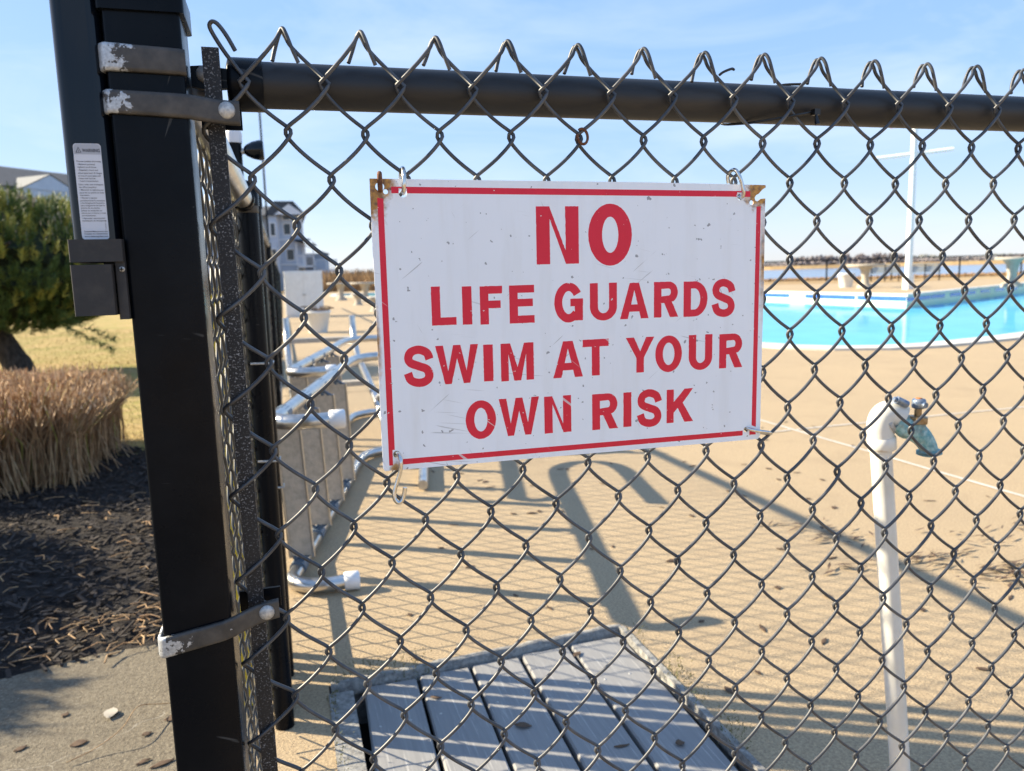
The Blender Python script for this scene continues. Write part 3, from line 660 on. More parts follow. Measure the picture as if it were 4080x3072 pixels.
hook('s_hook', [(.1035,.0030,.7865),(.1040,.0035,.8000),(.1060,-.002,.8105),(.1075,-.010,.8125),(.1090,-.0155,.8065),(.1078,-.016,.7955),(.1040,-.0155,.7840),(.1005,-.0160,.7735),(.1005,-.0170,.7655),(.1045,-.0180,.7615),(.1090,-.0185,.7655),(.1118,-.0185,.7775)], .0023, 'chrome', (.105,-.015,.78), 'open chrome S shaped hook hanging from the lower left sign corner')
hook('s_hook', [(.4440+SX,-.004,.8062),(.4440+SX,-.0120,.8055),(.4530+SX,-.0150,.8030),(.4680+SX,-.0140,.8000),(.4765+SX,-.0100,.7970),(.4755+SX,-.0040,.7955),(.4650+SX,.0040,.7975),(.4560+SX,.0050,.7985)], .0021, 'chrome', (.55,-.01,.8), 'flat grey wire hook tying the lower right sign corner to the mesh')
solo('rusty_link', MB().tube([(.1022+.001*cos(a), -.0085+.0062*cos(a), 1.0975+.0085*sin(a)) for a in [2*pi*k/22 for k in range(22)]], .0025, 9, closed=True), 'rust', (.102,-.009,1.097), 'rust brown ring in the top left corner hole of the sign', 'ring')

# ------------------------------------------------------------------ gate latch
lat = thing('gate_latch', (-.165, -.02, .97), 'tall black pool gate latch on the post with a white warning label', 'latch')
ltube = part('latch_tube', MB().rprism(-.1605, -.010, .0405, .044, .011, 1.038, 1.33, 6), 'gloss', lat)
part('mounting_channel', MB().rprism(-.1400, .000, .010, .040, .002, .972, 1.33), 'coat', lat)
hs = MB().rprism(-.1590, -.018, .0440, .055, .0015, 1.0215, 1.0415).rprism(-.1412, -.016, .0085, .050, .001, .9690, 1.0216)
part('latch_housing', hs, 'plastic', lat)
part('striker_block', MB().rprism(-.1635, -.019, .0335, .060, .0015, .9735, 1.0190), 'plastic', lat)
part('slot_insert', MB().box(-.1565, -.1475, -.0300, -.010, 1.0190, 1.0214), 'coat', lat)
scw = part('screw', MB().lathe([(.0026,0),(.0026,.0008),(.0018,.0018),(.0006,.0021)], (-.1395,-.0412,1.0146), (0,-1,0), 14), 'zinc', lat)
part('screw_slot', MB().box(-.1413,-.1377,-.0437,-.0431,1.0142,1.0150).box(-.1399,-.1391,-.0438,-.0430,1.0128,1.0164), 'dark', scw)
LX0, LX1, LZ0, LZ1, LY = -.1715, -.1490, 1.0420, 1.1265, -.0327
def rrect(x0, x1, z0, z1, r, n=4):
    o = []
    for cx, cz, a0 in ((x1-r,z1-r,0),(x0+r,z1-r,90),(x0+r,z0+r,180),(x1-r,z0+r,270)): o += arc(cx, cz, r, r, a0, a0+90, n)
    return o
lab = part('warning_label', MB().poly([rrect(LX0,LX1,LZ0,LZ1,.0028)], lambda a, b, s: (a, LY+(.0003 if s else 0), b), .0003), 'labelwhite', ltube)
part('label_header', MB().poly([[(LX0+.0004,LZ1-.0095),(LX1-.0004,LZ1-.0095)]+arc(LX1-.0032,LZ1-.0032,.0028,.0028,0,90,4)+arc(LX0+.0032,LZ1-.0032,.0028,.0028,90,180,4)], lambda a, b, s: (a, LY-.00005, b)), 'labelgrey', ltube)
part('warning_triangle', MB().poly([[(LX0+.0018,LZ1-.0080),(LX0+.0066,LZ1-.0080),(LX0+.0042,LZ1-.0030)],[(LX0+.0026,LZ1-.0075),(LX0+.0058,LZ1-.0075),(LX0+.0042,LZ1-.0041)]], lambda a, b, s: (a, LY-.0001, b)).box(LX0+.0040,LX0+.0044,LY-.0001,LY-.00006,LZ1-.0072,LZ1-.0055), 'ink', ltube)
def text(s, x, z, size, bold=0, rot=0, fit=None):
    cu = bpy.data.curves.new('t', 'FONT'); cu.body = s; cu.size = size; cu.offset = bold
    ob = bpy.data.objects.new('t', cu); COL.objects.link(ob)
    dg = bpy.context.evaluated_depsgraph_get(); me = ob.evaluated_get(dg).to_mesh(); out = MB()
    ca, sa = cos(rot), sin(rot); mxx = max(v.co.x for v in me.vertices); kx_ = min(1, fit/mxx) if fit else 1
    out.add([(x+v.co.x*kx_*ca-v.co.y*sa, LY-.0001, z+v.co.x*kx_*sa+v.co.y*ca) for v in me.vertices], [tuple(p.vertices) for p in me.polygons])
    ob.evaluated_get(dg).to_mesh_clear(); bpy.data.objects.remove(ob); bpy.data.curves.remove(cu); return out
part('label_text', text('WARNING', LX0+.0072, LZ1-.0074, .0040, .00014, 0, .0143), 'ink', ltube)
LINES = [('Prevent toddler drowning:',.0018,.0150),('• Maintain parental',.0020,.0176),('vigilance at all times.',.0020,.0200),('• Regularly check and',.0020,.0226),('adjust gate latch & hinges',.0020,.0252),('to ensure pool gate self',.0020,.0276),('closes and latches.',.0020,.0299),('• Learn resuscitation.',.0020,.0322),
 ('Cómo evitar que se ahoguen',.0014,.0352),('los niños peqeños:',.0018,.0376),('• Mantener la vigilancia por',.0018,.0400),('parte de los padres en todo',.0018,.0424),('momento.',.0018,.0446),('• Revisar y ajustar',.0018,.0470),('periódicamente la cerradura',.0016,.0494),('y las bisagras de la puerta',.0016,.0515),('para asegurarse de que la',.0016,.0537),('puerta de so piscina',.0016,.0559),('(pileta de natación) se',.0016,.0582),('cierre por sí misma y trabe',.0016,.0604),('correctamente.',.0016,.0626),('• Aprender resucitación/',.0016,.0650),('reanimación de emergencia.',.0014,.0672),
 ('Detailed Maintenance tips',.0022,.0768),('Consejos de mantenimiento:',.0022,.0788),('www.ddtechglobal.com',.0022,.0812)]
tx = MB()
for s_, dx, dz in LINES:
    q = text(s_, LX0+dx, LZ1-dz-.0012, .0019 if dz < .08 else .0021, .00002, 0, LX1-LX0-dx-.0009); tx.add(q.v, q.f)
q = text('STXRML00011PS', LX1-.0016, LZ1-.0765, .0013, 0, pi/2, .0105); tx.add(q.v, q.f)
part('label_text', tx, 'ink', ltube)

# ------------------------------------------------------------------ side fence running back along the deck
side = thing('chain_link_fence', (-.07, 3, 0), 'black chain link fence running back along the left edge of the pool deck', 'fence')
XS = -.084
def sidewire(odd):
    pts = []; rows = 26
    for q in range(rows):
        left = (q % 2 == 0) != odd
        za = 1.21 - q*.0457; ya = 0 if left else .0386
        yb_ = .0386 if left else 0
        for k in range(5):
            t = k/5; sx = .5 - asin(.97*cos(pi*t))/(2*asin(.97)); st = sin(pi*t)
            pts.append((XS + (.003 if left else -.003)*min(1, 2*st), .03+ya+(yb_-ya)*sx, za-.0457*t))
    return MB().tube(pts, .0021, 5).mesh('wire', ROOT[side])
meshes = [sidewire(False), sidewire(True)]
for me in meshes: me.materials.append(MT['wireback'])
for k in range(178):
    o = part('wire', meshes[k % 2], 'wireback', side); o.location.y = k*.0386
def rpost(y, x, r, h, cap='dome', nm='post', mat='coat'):
    p = part(nm, MB().tube([(x, y, 0), (x, y, h)], r, 18), mat, side)
    if cap == 'dome': part('post_cap', MB().lathe([(r*1.12,-.03),(r*1.14,.0),(r*.95,.012),(r*.5,.02),(r*.1,.022)], (x, y, h), n=18), 'coat', p)
    return p
pA = rpost(.90, -.060, .0215, 1.185)
part('brace_band', MB().lathe([(.021,0),(.0225,.001),(.0225,.026),(.021,.027)], (-.060,.90,1.140), n=18), 'band1', pA)
rpost(.962, -.064, .0215, 1.19); part('gate_stile', MB().rprism(-.066, 1.045, .036, .112, .004, .02, 1.17), 'coat', side); rpost(1.136, -.055, .0190, 1.20); rpost(1.20, -.075, .0190, 1.21)
for y in (4.1, 7.0, 9.8, 12.6, 15.4, 18.2, 21.0, 24.5, 28): rpost(y, -.075, .022, 1.22)
part('top_rail', MB().tube([(-.080, .035, 1.185), (-.066, .90, 1.165)], .020, 18), 'alu', side)
part('rail_end_cup', MB().lathe([(.022,0),(.024,.002),(.024,.04),(.022,.041)], (-.067,.842,1.166), (.016,1,-.02), 18), 'coat', side)
part('top_rail', MB().tube([(-.075, 1.2, 1.215), (-.075, 7.0, 1.215), (-.075, 28, 1.215)], .020, 14), 'coat', side)
part('bottom_rail', MB().tube([(-.072, 1.2, .10), (-.075, 28, .10)], .012, 8), 'coat', side)
for k, (y, z) in enumerate(((.90,.83),(.90,.62),(1.136,.50))): part('tie', MB().tube([(-.075+.0,y-.02,z),(-.03,y-.028,z),(-.03,y+.01,z)], .0025, 6), 'zinc', side)
# mesh of the far bays, a stretch of plain verticals too fine to pick apart
fmsh = MB()
for k in range(150):
    y = 7.0 + k*.14
    fmsh.tube([(XS, y+(.07 if q % 2 else 0), 1.2-q*.115) for q in range(11)], .004, 3, caps=False)
part('far_mesh', fmsh, 'wireback', side, kind='stuff')
# lamp post by the gate
lp = thing('post_lamp', (-.10, 1.27, 0), 'short black post with white cap and small dark flood lamp', 'lamp')
part('pole', MB().tube([(-.092,1.27,0),(-.092,1.27,1.345)], .017, 16), 'coat', lp)
part('pole_cap', MB().lathe([(.019,0),(.0195,.022),(.016,.034),(.008,.038)], (-.092,1.27,1.34), n=16), 'lampwhite', lp)
part('lamp_arm', MB().tube([(-.085,1.27,1.318),(-.068,1.268,1.322)], .007, 10), 'zinc', lp)
part('lamp_head', MB().lathe([(.008,0),(.014,.006),(.021,.020),(.0245,.036),(.0245,.045),(.021,.047)], (-.070,1.268,1.323), (1,-.05,.02), 18), 'gloss', lp)
solo('marker_post', MB().rprism(-.152, 1.02, .050, .012, .004, 0, 1.0), 'yellow', (-.150,1.02,0), 'yellow marker post seen through the edge-on mesh', 'post')

# ------------------------------------------------------------------ spigot
sp = thing('water_spigot', (1.09, .285, 0), 'white plastic standpipe with a corroded green tap behind the fence', 'spigot')
AX = Vector((.0, 0, 0))
def ppt(z): return (1.000 + (.66-z)*.118, .285, z)
part('pipe', MB().tube([ppt(0), ppt(.3), ppt(.70)], .0180, 24), 'pvc', sp)
el = spline([(1.0000,.285,.676),(.9965,.285,.700),(.9935,.284,.722),(.9985,.282,.737),(1.008,.279,.742),(1.018,.275,.739),(1.027,.271,.734)], 6)
part('elbow', MB().tube(el, [.0226]*6+[.0222]*(len(el)-6), 24), 'pvc', sp)
part('collar', MB().lathe([(.0215,0),(.0240,.0015),(.0240,.022),(.0226,.024)], (1.0008,.285,.676), (-.118,0,1), 24), 'pvcstain', sp)
cl = part('hose_clamp', MB().lathe([(.0226,0),(.0236,.0003),(.0236,.0065),(.0226,.0068)], (.9985,.283,.7205), (.75,-.1,.62), 28, False), 'zinc', sp)
part('clamp_screw', MB().tube([(1.006,.262,.768),(1.0155,.260,.7635),(1.0250,.258,.7585)], .0068, 12).tube([(1.001,.263,.770),(1.006,.262,.768)], .0045, 10), 'bluesteel', cl)
tap = part('tap_body', MB().tube(spline([(1.016,.272,.728),(1.025,.268,.723),(1.033,.264,.717),(1.042,.261,.712),(1.052,.258,.705),(1.061,.256,.696),(1.068,.254,.685),(1.072,.253,.674)], 4), [.0190]*5+[.0195,.0205,.021,.021,.0205,.0195,.0190,.0192,.0192,.0190,.0186,.0182,.0178,.0174,.0170,.0166,.0163,.0160,.0157,.0155,.0153,.0152,.0152,.0152], 18), 'patina', sp)
part('spout_thread', MB().lathe([(.014,.0)]+[(r, .001+.0012*i) for i, r in enumerate([.0175,.0210,.0180,.0210,.0180,.0210,.0180])]+[(.0135,.0105)], (1.072,.253,.676), (.10,0,-1), 20, False), 'patina', tap)
part('bonnet', MB().tube([(1.0440,.2555,.706),(1.0455,.255,.726)], .0142, 16), 'patina', tap)
part('bonnet_nut', MB().lathe([(.0160,0),(.0185,.0015),(.0185,.0110),(.0155,.013),(.0080,.0135)], (1.0455,.255,.7245), (.03,0,1), 6, False), 'brass', sp)
part('stem', MB().tube([(1.0460,.255,.735),(1.0468,.255,.753)], .0062, 12), 'brass', sp)
hd = part('handle', MB().lathe([(.007,0),(.0108,.0015),(.0120,.004),(.0120,.013),(.0105,.0170),(.006,.0182)], (1.0468,.255,.7505), (.03,0,1), 10).lathe([(.0035,0),(.0058,.001),(.0052,.005)], (1.0468,.2435,.7585), (0,-1,0), 12), 'bluesteel', sp)
part('handle_rust', MB().lathe([(.0058,0),(.0052,.0012),(.002,.0016)], (1.0462,.254,.7684), (.03,-.1,1), 10), 'orange', hd)

# ------------------------------------------------------------------ pool ladders stored against the side fence
D = Vector((.264, 1.17, 0)).normalized(); NRM = Vector((D.y, -D.x, 0))
def ladder_a(OX=0, OY=0, label='nearest steel pool ladder lying on its side by the fence, two white bumper caps', nt=4):
    t = thing('pool_ladder', (.15+OX, 2.4+OY, 0), label, 'ladder')
    OFF = Vector((OX, OY, 0))
    for z, zz in ((.030, 0), (.575, 1)):
        b = Vector((-.030, 1.73, z)) + OFF
        if zz: b += Vector((-.02, -.06, 0))
        p = [b+Vector((.165,-.085,-.0)), b+Vector((.10,-.092,0)), b+Vector((.035,-.070,0)), b+Vector((.0,-.012,0)), b+D*.08, b+D*.6, b+D*1.2, b+D*1.62, b+D*1.80+NRM*.03, b+D*1.90+NRM*.13, b+D*1.88+NRM*.26, b+D*1.72+NRM*.34, b+D*1.35+NRM*.36, b+D*1.1+NRM*.37]
        rr = part('rail', MB().tube(spline(p, 7), .0240, 16), 'alu', t)
        e = b+Vector((.165,-.085,0)); part('bumper_cap', MB().lathe([(.026,0),(.030,.003),(.030,.046),(.026,.049)], e-Vector((.006,0,0)), (1,-.0,0), 18), 'whiteplastic', rr)
    for k in range(4):
        c0 = OFF + Vector((-.030, 1.73, 0)) + D*(.10+.335*k)
        a = c0 + NRM*(-.028); b_ = c0 + NRM*.052
        th = D*.010
        mb = MB(); vs = []
        for z in (.075, .53):
            for q in (a-th, b_-th, b_+th, a+th): vs.append((q.x-(.02 if z > .3 else 0), q.y-(.05 if z > .3 else 0), z))
        mb.add(vs, [(0,1,5,4),(1,2,6,5),(2,3,7,6),(3,0,4,7),(0,3,2,1),(4,5,6,7)])
        tr = part('tread', mb, 'tread', t)
        lip = MB()
        for q in (a, b_): lip.tube([(q.x, q.y-.012, .07), (q.x-.02, q.y-.062, .535)], .0045, 6)
        part('tread_lip', lip, 'alu', tr)
        for z in (.055, .552):
            br = MB()
            sg = 1 if z < .3 else -1; sh = Vector((-.02,-.05,0)) if z > .3 else Vector((0,0,0))
            for q in (a, b_, (a+b_)/2): br.tube([q+sh+Vector((0,0,z+.03*sg)), c0+sh+Vector((0,0,z-.005*sg))], .007, 6)
            br.tube([c0+sh-D*.03+Vector((0,0,z-.02*sg)), c0+sh+D*.03+Vector((0,0,z-.02*sg))], .0275, 14)
            part('tread_bracket', br, 'bracket', tr)
ladder_a()
ladder_a(.06, 1.32, 'steel pool ladder on its side behind the nearest one, between the other two')
def ladder_b():
    t = thing('pool_ladder', (.25, 4.3, 0), 'farthest steel pool ladder, leaning with its two rail ends pointing up', 'ladder')
    for dx in (0, .475):
        b = Vector((.005+dx, 5.05, 0))
        p = [b+Vector((0,.05,.73)), b+Vector((0,.0,.60)), b+Vector((0,-.25,.46)), b+Vector((.01,-.7,.37)), b+Vector((.02,-1.2,.27)), b+Vector((.05,-1.42,.12)), b+Vector((.06,-1.45,.03))]
        part('rail', MB().tube(spline(p, 6), .024, 14), 'alu', t)
    for k, (y, z) in enumerate(((5.02,.57),(4.62,.42),(4.2,.345))):
        mb = MB().box(.03,.46,y-.05,y+.05,z-.018,z+.012); part('tread', mb, 'tread', t)
    q = [Vector((.50,3.75,.30)),Vector((.62,3.62,.42)),Vector((.80,3.56,.47)),Vector((.95,3.55,.48))]
    part('grab_rail', MB().tube(spline(q, 6), .024, 14), 'alu', t)
    part('bumper_cap', MB().lathe([(.026,0),(.030,.003),(.030,.05),(.026,.052)], (.94,3.55,.48), (1,0,0), 16), 'whiteplastic', t)
ladder_b()

# ------------------------------------------------------------------ middle distance on the deck
cab = thing('cabinet', (.55, 21.5, 0), 'white utility cabinet standing on the deck near the fence', 'cabinet')
part('body', MB().rprism(.55, 21.75, 1.02, .5, .02, 0, 1.26), 'whitepaint', cab)
part('door', MB().box(.06,.545,21.485,21.50,.06,1.22), 'whitepaint', cab); part('door', MB().box(.555,1.04,21.485,21.50,.06,1.22), 'whitepaint', cab)
part('latch_handle', MB().box(.50,.60,21.46,21.484,.60,.63), 'zinc', cab)
def planter(x, y, s, label, mat='pad', dead=True):
    t = thing('planter', (x, y, 0), label, 'planter')
    part('pot', MB().lathe([(.17*s,0),(.24*s,.36*s),(.255*s,.37*s),(.255*s,.42*s),(.235*s,.42*s),(.22*s,.36*s)], (x,y,0), n=22), mat, t)
    if dead:
        mb = MB()
        for k in range(60):
            a = RND.uniform(0, 2*pi); r = RND.uniform(0, .2)*s; ln = RND.uniform(.04,.16)*s
            p = Vector((x+r*cos(a), y+r*sin(a), .36*s)); mb.tube([p, p+Vector((cos(a)*.05,sin(a)*.05,ln)), p+Vector((cos(a)*.14*s,sin(a)*.14*s,ln*.9))], .008*s, 4)
        part('dry_plant', mb, 'litter', t)
    return t
planter(.60, 14.6, 1.0, 'white planter with dry brown plants in front of the white cabinet')
planter(25.4, 30.2, 1.55, 'white empty planter pot beside the round table across the pool', dead=False)
def table(x, y, s, label, rnd=True, rz=0):
    t = thing('concrete_table', (x, y, 0), label, 'table')
    part('pedestal', MB().lathe([(.26*s,0),(.24*s,.08*s),(.13*s,.14*s),(.11*s,.35*s),(.16*s,.6*s),(.24*s,.70*s)], (x,y,0), n=20), 'stone', t)
    part('table_top', MB().lathe([(.56*s,0),(.58*s,.02*s),(.58*s,.06*s),(.55*s,.075*s)], (x,y,.70*s), n=32), 'stone', t)
    return t
table(24.6, 28.0, 1.35, 'round concrete table beside the white planter across the pool')
table(27.5, 23.3, 1.5, 'round concrete table at the right edge across the pool')
table(2.65, 37.5, 1.1, 'concrete pedestal table farthest beside the cabinet, partly cut off by the mesh')
table(3.45, 34.0, 1.1, 'concrete pedestal table just left of the sign edge, second from the cabinet')
for x, y, lb in ((2.75, 29.8, 'low concrete stool left of the sign edge, the farther one'), (2.72, 23.6, 'low concrete stool cut by the left edge of the sign, nearest one')):
    t = thing('concrete_stool', (x, y, 0), lb, 'stool')
    part('base', MB().lathe([(.2,0),(.12,.1),(.13,.3),(.2,.36)], (x,y,0), n=16), 'stone', t)
    part('seat', MB().lathe([(.27,0),(.28,.03),(.27,.08)], (x,y,.36), n=20), 'stone', t)
def bench(x, y, rz, label):
    t = thing('park_bench', (x, y, 0), label, 'bench'); R_ = Matrix.Rotation(rz, 3, 'Z')
    def B(nm, a, mat):
        mb = MB().box(*a); mb.v = [tuple(R_ @ Vector(v) + Vector((x,y,0))) for v in mb.v]; return part(nm, mb, mat, t)
    for k in range(4): B('slat', (-.8,.8,-.25+.13*k,-.14+.13*k,.44,.475), 'benchpaint')
    for k in range(4): B('slat', (-.8,.8,.26+.02*k,.29+.02*k,.52+.13*k,.63+.13*k), 'benchpaint')
    for sx in (-.75, 0, .75):
        B('leg_frame', (sx-.03,sx+.03,-.28,-.22,0,.44), 'coat'); B('leg_frame', (sx-.03,sx+.03,.2,.27,0,1.0), 'coat'); B('leg_frame', (sx-.03,sx+.03,-.28,.2,.36,.44), 'coat')
bench(34.9, 38.4, -.75, 'slatted white bench left of the flagpole across the pool'); bench(36.9, 37.4, -.75, 'slatted white bench right of the flagpole across the pool')
fp = thing('flagpole', (24.0, 24.9, 0), 'tall white flagpole with a crossarm across the pool', 'flagpole')
part('pole', MB().tube([(24.05,24.93,-.1),(24.05,24.93,3),(24.05,24.93,6.9)], [.13,.12,.105], 14), 'whitepaint', fp)
part('crossarm', MB().tube([(22.95,25.75,5.18),(24.05,24.93,5.26),(25.15,24.11,5.34)], .075, 10), 'whitepaint', fp)
part('base_box', MB().rprism(24.05,24.93,.30,.30,.02,0,.55), 'whitepaint', fp)
part('ball', MB().lathe([(.02,0),(.09,.06),(.09,.12),(.02,.18)], (24.05,24.93,6.85), n=12), 'whitepaint', fp)
part('flag', MB().add([(23.75,25.15,6.35),(23.35,25.45,6.30),(23.30,25.5,6.55),(23.75,25.15,6.65),(23.74,25.13,6.35),(23.34,25.43,6.30),(23.29,25.48,6.55),(23.74,25.13,6.65)], [(0,1,2,3),(7,6,5,4),(0,4,5,1),(2,6,7,3)]), 'flag', fp)
lpz = thing('light_pole', (-.55, 41.7, 0), 'thin tall green pole rising behind the side fence', 'pole')
part('pole', MB().tube([(-.55,41.7,0),(-.55,41.7,9.6)], .05, 8), 'coat', lpz)
# far boundary fence
ff = thing('boundary_fence', (40, 45, 0), 'dark chain link boundary fence along the far side of the pool deck', 'fence')
line = [(18,55),(27.5,47.5),(34.5,43.2),(41,38.9),(54,37.2),(75,36)]
for i in range(len(line)-1):
    a, b = Vector((*line[i],0)), Vector((*line[i+1],0)); k = max(1, int((b-a).length/3.6))
    for q in range(k):
        p = a+(b-a)*q/k; part('post', MB().tube([p, p+Vector((0,0,1.42))], .05, 8), 'coat', ff)
    part('top_rail', MB().tube([a+Vector((0,0,1.40)), b+Vector((0,0,1.40))], .035, 6), 'coat', ff)
    part('bottom_rail', MB().tube([a+Vector((0,0,.12)), b+Vector((0,0,.12))], .02, 5), 'coat', ff)

# ------------------------------------------------------------------ buildings
def building_mid():
    t = thing('apartment_building', (-2, 86, 0), 'blue grey three storey apartment building with stacked balconies behind the fence', 'building')
    part('wall', MB().box(-9,2.35,84.4,96,-.03,7.7), 'siding', t)
    part('wall', MB().box(-1.05,-.15,83.2,84.395,-.03,7.6), 'siding', t)
    part('wall', MB().add([(-.15,84.2,0),(2.35,84.2,0),(2.35,84.2,7.72),(-.15,84.2,7.72),(-.15,84.39,0),(2.35,84.39,0),(2.35,84.39,7.72),(-.15,84.39,7.72)], [(0,1,2,3),(1,5,6,2),(0,3,7,4)]), 'siding', t)
    g = MB().add([(-1.3,83.0,7.62),(2.75,83.0,7.62),(1.55,83.0,9.0),(-.3,83.0,9.0),(-1.3,96,7.62),(2.75,96,7.62),(1.55,96,9.0),(-.3,96,9.0)], [(0,1,2,3),(1,5,6,2),(2,6,7,3),(0,3,7,4),(0,4,5,1)])
    part('roof', MB().add([(-9.4,82.9,7.6),(-.2,82.9,7.6),(-.2,90,9.1),(-9.4,90,9.1),(-9.4,97,7.6),(-.2,97,7.6)], [(0,1,2,3),(3,2,5,4)]), 'shingle', t)
    part('roof', g, 'shingle', t)
    part('gable_board', MB().add([(-.4,82.96,7.66),(2.55,82.96,7.66),(1.1,82.96,8.72)], [(0,1,2)]), 'trim', t)
    for x0, x1, z0, z1 in ((.48,1.12,7.25,7.58),(.5,1.12,5.75,6.8),(.66,1.32,3.15,4.2),(.7,1.35,.9,1.9),(-.8,-.4,5.6,6.8),(-.8,-.4,3.0,4.2)):
        yy = 84.17 if x0 > 0 else 83.17
        f = part('window', MB().box(x0-.12,x1+.12,yy-.03,yy+.02,z0-.12,z1+.12), 'trim', t); part('pane', MB().box(x0,x1,yy-.045,yy-.028,z0,z1), 'glass', f)
    for z in (5.15, 2.6): part('trim_band', MB().box(-.15,2.4,84.1,84.16,z,z+.16), 'trim', t)
    for x in (-.12, 2.28): part('corner_board', MB().box(x-.12,x+.12,84.08,84.15,0,7.6), 'trim', t)
    def balcony(x0, x1, y, z, roof=None):
        b = part('balcony', MB().box(x0,x1,y,84.3,z-.18,z), 'trim', t)
        for x in (x0+.08, (x0+x1)/2, x1-.08): part('baluster_post', MB().box(x-.06,x+.06,y,y+.1,-.03 if x != (x0+x1)/2 else z,z+2.3 if roof else z+1), 'trim', b)
        part('hand_rail', MB().box(x0,x1,y,y+.08,z+.95,z+1.05), 'trim', b)
        for k in range(int((x1-x0)/.16)): part('baluster', MB().box(x0+.1+k*.16,x0+.14+k*.16,y+.02,y+.06,z,z+.95), 'trim', b)
    balcony(1.5,3.3,82.2,2.5,True); balcony(3.35,5.6,83.2,2.05)
    part('porch_roof', MB().add([(1.3,81.9,5.0),(3.0,81.9,5.0),(3.6,81.9,4.5),(1.3,84.3,5.3),(3.0,84.3,5.3),(3.6,84.3,4.5)], [(0,1,4,3),(1,2,5,4),(0,3,5,2)]), 'shingle', t)
    part('porch_roof', MB().add([(2.4,84.5,4.6),(5.0,84.5,3.7),(5.0,88,3.7),(2.4,88,4.9)], [(0,1,2,3)]), 'shingle', t)
    part('wall', MB().box(2.4,4.9,85.5,90,-.03,3.8), 'siding', t)
    f = part('window', MB().box(2.6,3.3,85.42,85.48,2.2,3.4), 'glass', t)
building_mid()
def building_left():
    t = thing('apartment_building', (-18, 66, 0), 'dark roofed pale blue building behind the pine at the left', 'building')
    dr = Vector((.63,.777,0)); nr = Vector((.777,-.63,0)); o = Vector((-20.3,69.5,0))
    def Q(a, b, z): v = o+dr*a+nr*b; return (v.x, v.y, z)
    def bx(a0,a1,b0,b1,z0,z1):
        vs = [Q(a,b,z) for z in (z0,z1) for a,b in ((a0,b0),(a1,b0),(a1,b1),(a0,b1))]
        return MB().add(vs, [(3,2,1,0),(4,5,6,7),(0,1,5,4),(1,2,6,5),(2,3,7,6),(3,0,4,7)])
    part('wall', bx(-30,12,-5,5,-.03,8.3), 'siding', t)
    part('roof', MB().add([Q(-31,5.6,8.2),Q(13,5.6,8.2),Q(13,0,10.35),Q(-31,0,10.35),Q(-31,-5.6,8.2),Q(13,-5.6,8.2)], [(0,1,2,3),(3,2,5,4)]), 'shingle', t)
    d = part('dormer', bx(-3.1,1.1,4.5,6.6,-.03,8.0), 'siding', t)
    part('dormer_gable', MB().add([Q(-3.3,6.7,8.0),Q(1.3,6.7,8.0),Q(-1.0,6.7,9.15),Q(-3.3,3.0,8.0),Q(1.3,3.0,8.0),Q(-1.0,2.0,9.15)], [(0,2,5,3),(1,4,5,2)]), 'dormerroof', d)
    part('dormer_face', MB().add([Q(-3.2,6.66,7.98),Q(1.2,6.66,7.98),Q(-1.0,6.66,9.08)], [(0,1,2)]), 'siding', d)
    for a in (-.6, -8, -14):
        for z in (6.7, 3.9):
            b0 = 6.62 if a == -.6 else 5.02
            f = part('window', bx(a-.1,a+1.5,b0,b0+.06,z-.1,z+.75), 'trim', t); part('pane', bx(a,a+1.4,b0+.062,b0+.08,z,z+.65), 'glass', f)
building_left()

# ------------------------------------------------------------------ planting on the left
pine = thing('pine_tree', (-3.0, 9.3, 0), 'low dense pine with a leaning dark trunk on the lawn', 'tree')
part('trunk', MB().tube(spline([(-2.94,9.32,-.05),(-3.0,9.34,.14),(-3.16,9.4,.42),(-3.32,9.45,.70),(-3.35,9.4,1.1),(-3.2,9.3,1.5)], 5), [.17]*3+[.155]*3+[.14]*6+[.12]*6+[.10]*4+[.07]*4, 12), 'bark', pine)
lm = MB()
for k in range(26):
    a = RND.uniform(0, 2*pi); z = RND.uniform(.6, 1.3); r = RND.uniform(.7, 1.5)
    lm.tube(spline([(-3.3,9.4,z),(-3.2+cos(a)*r*.5,9.4+sin(a)*r*.5,z+.12),(-3.2+cos(a)*r,9.4+sin(a)*r,z+RND.uniform(.0,.5))], 3), [.05-.006*q for q in range(7)], 6)
part('limb', lm, 'bark', pine)
def tuft(mb, p, ax, n, ln, wd, spread):
    ax = ax.normalized(); u = ax.orthogonal().normalized(); w = ax.cross(u); vs = []; fs = []
    for k in range(n):
        a = RND.uniform(0, 2*pi); s = spread*RND.uniform(.5, 1.1)
        d = (ax*cos(s)+(u*cos(a)+w*sin(a))*sin(s)); sd = d.cross(Vector((RND.random()-.5, RND.random()-.5, RND.random()-.5))).normalized()*wd
        b = p + ax*RND.uniform(-.03,.05); i = len(vs); vs += [b-sd, b+sd, b+d*ln*RND.uniform(.7,1.1)]; fs.append((i,i+1,i+2))
    mb.add(vs, fs)
m1, m2, m3 = MB(), MB(), MB()
CC = Vector((-3.15, 9.5, 1.22))
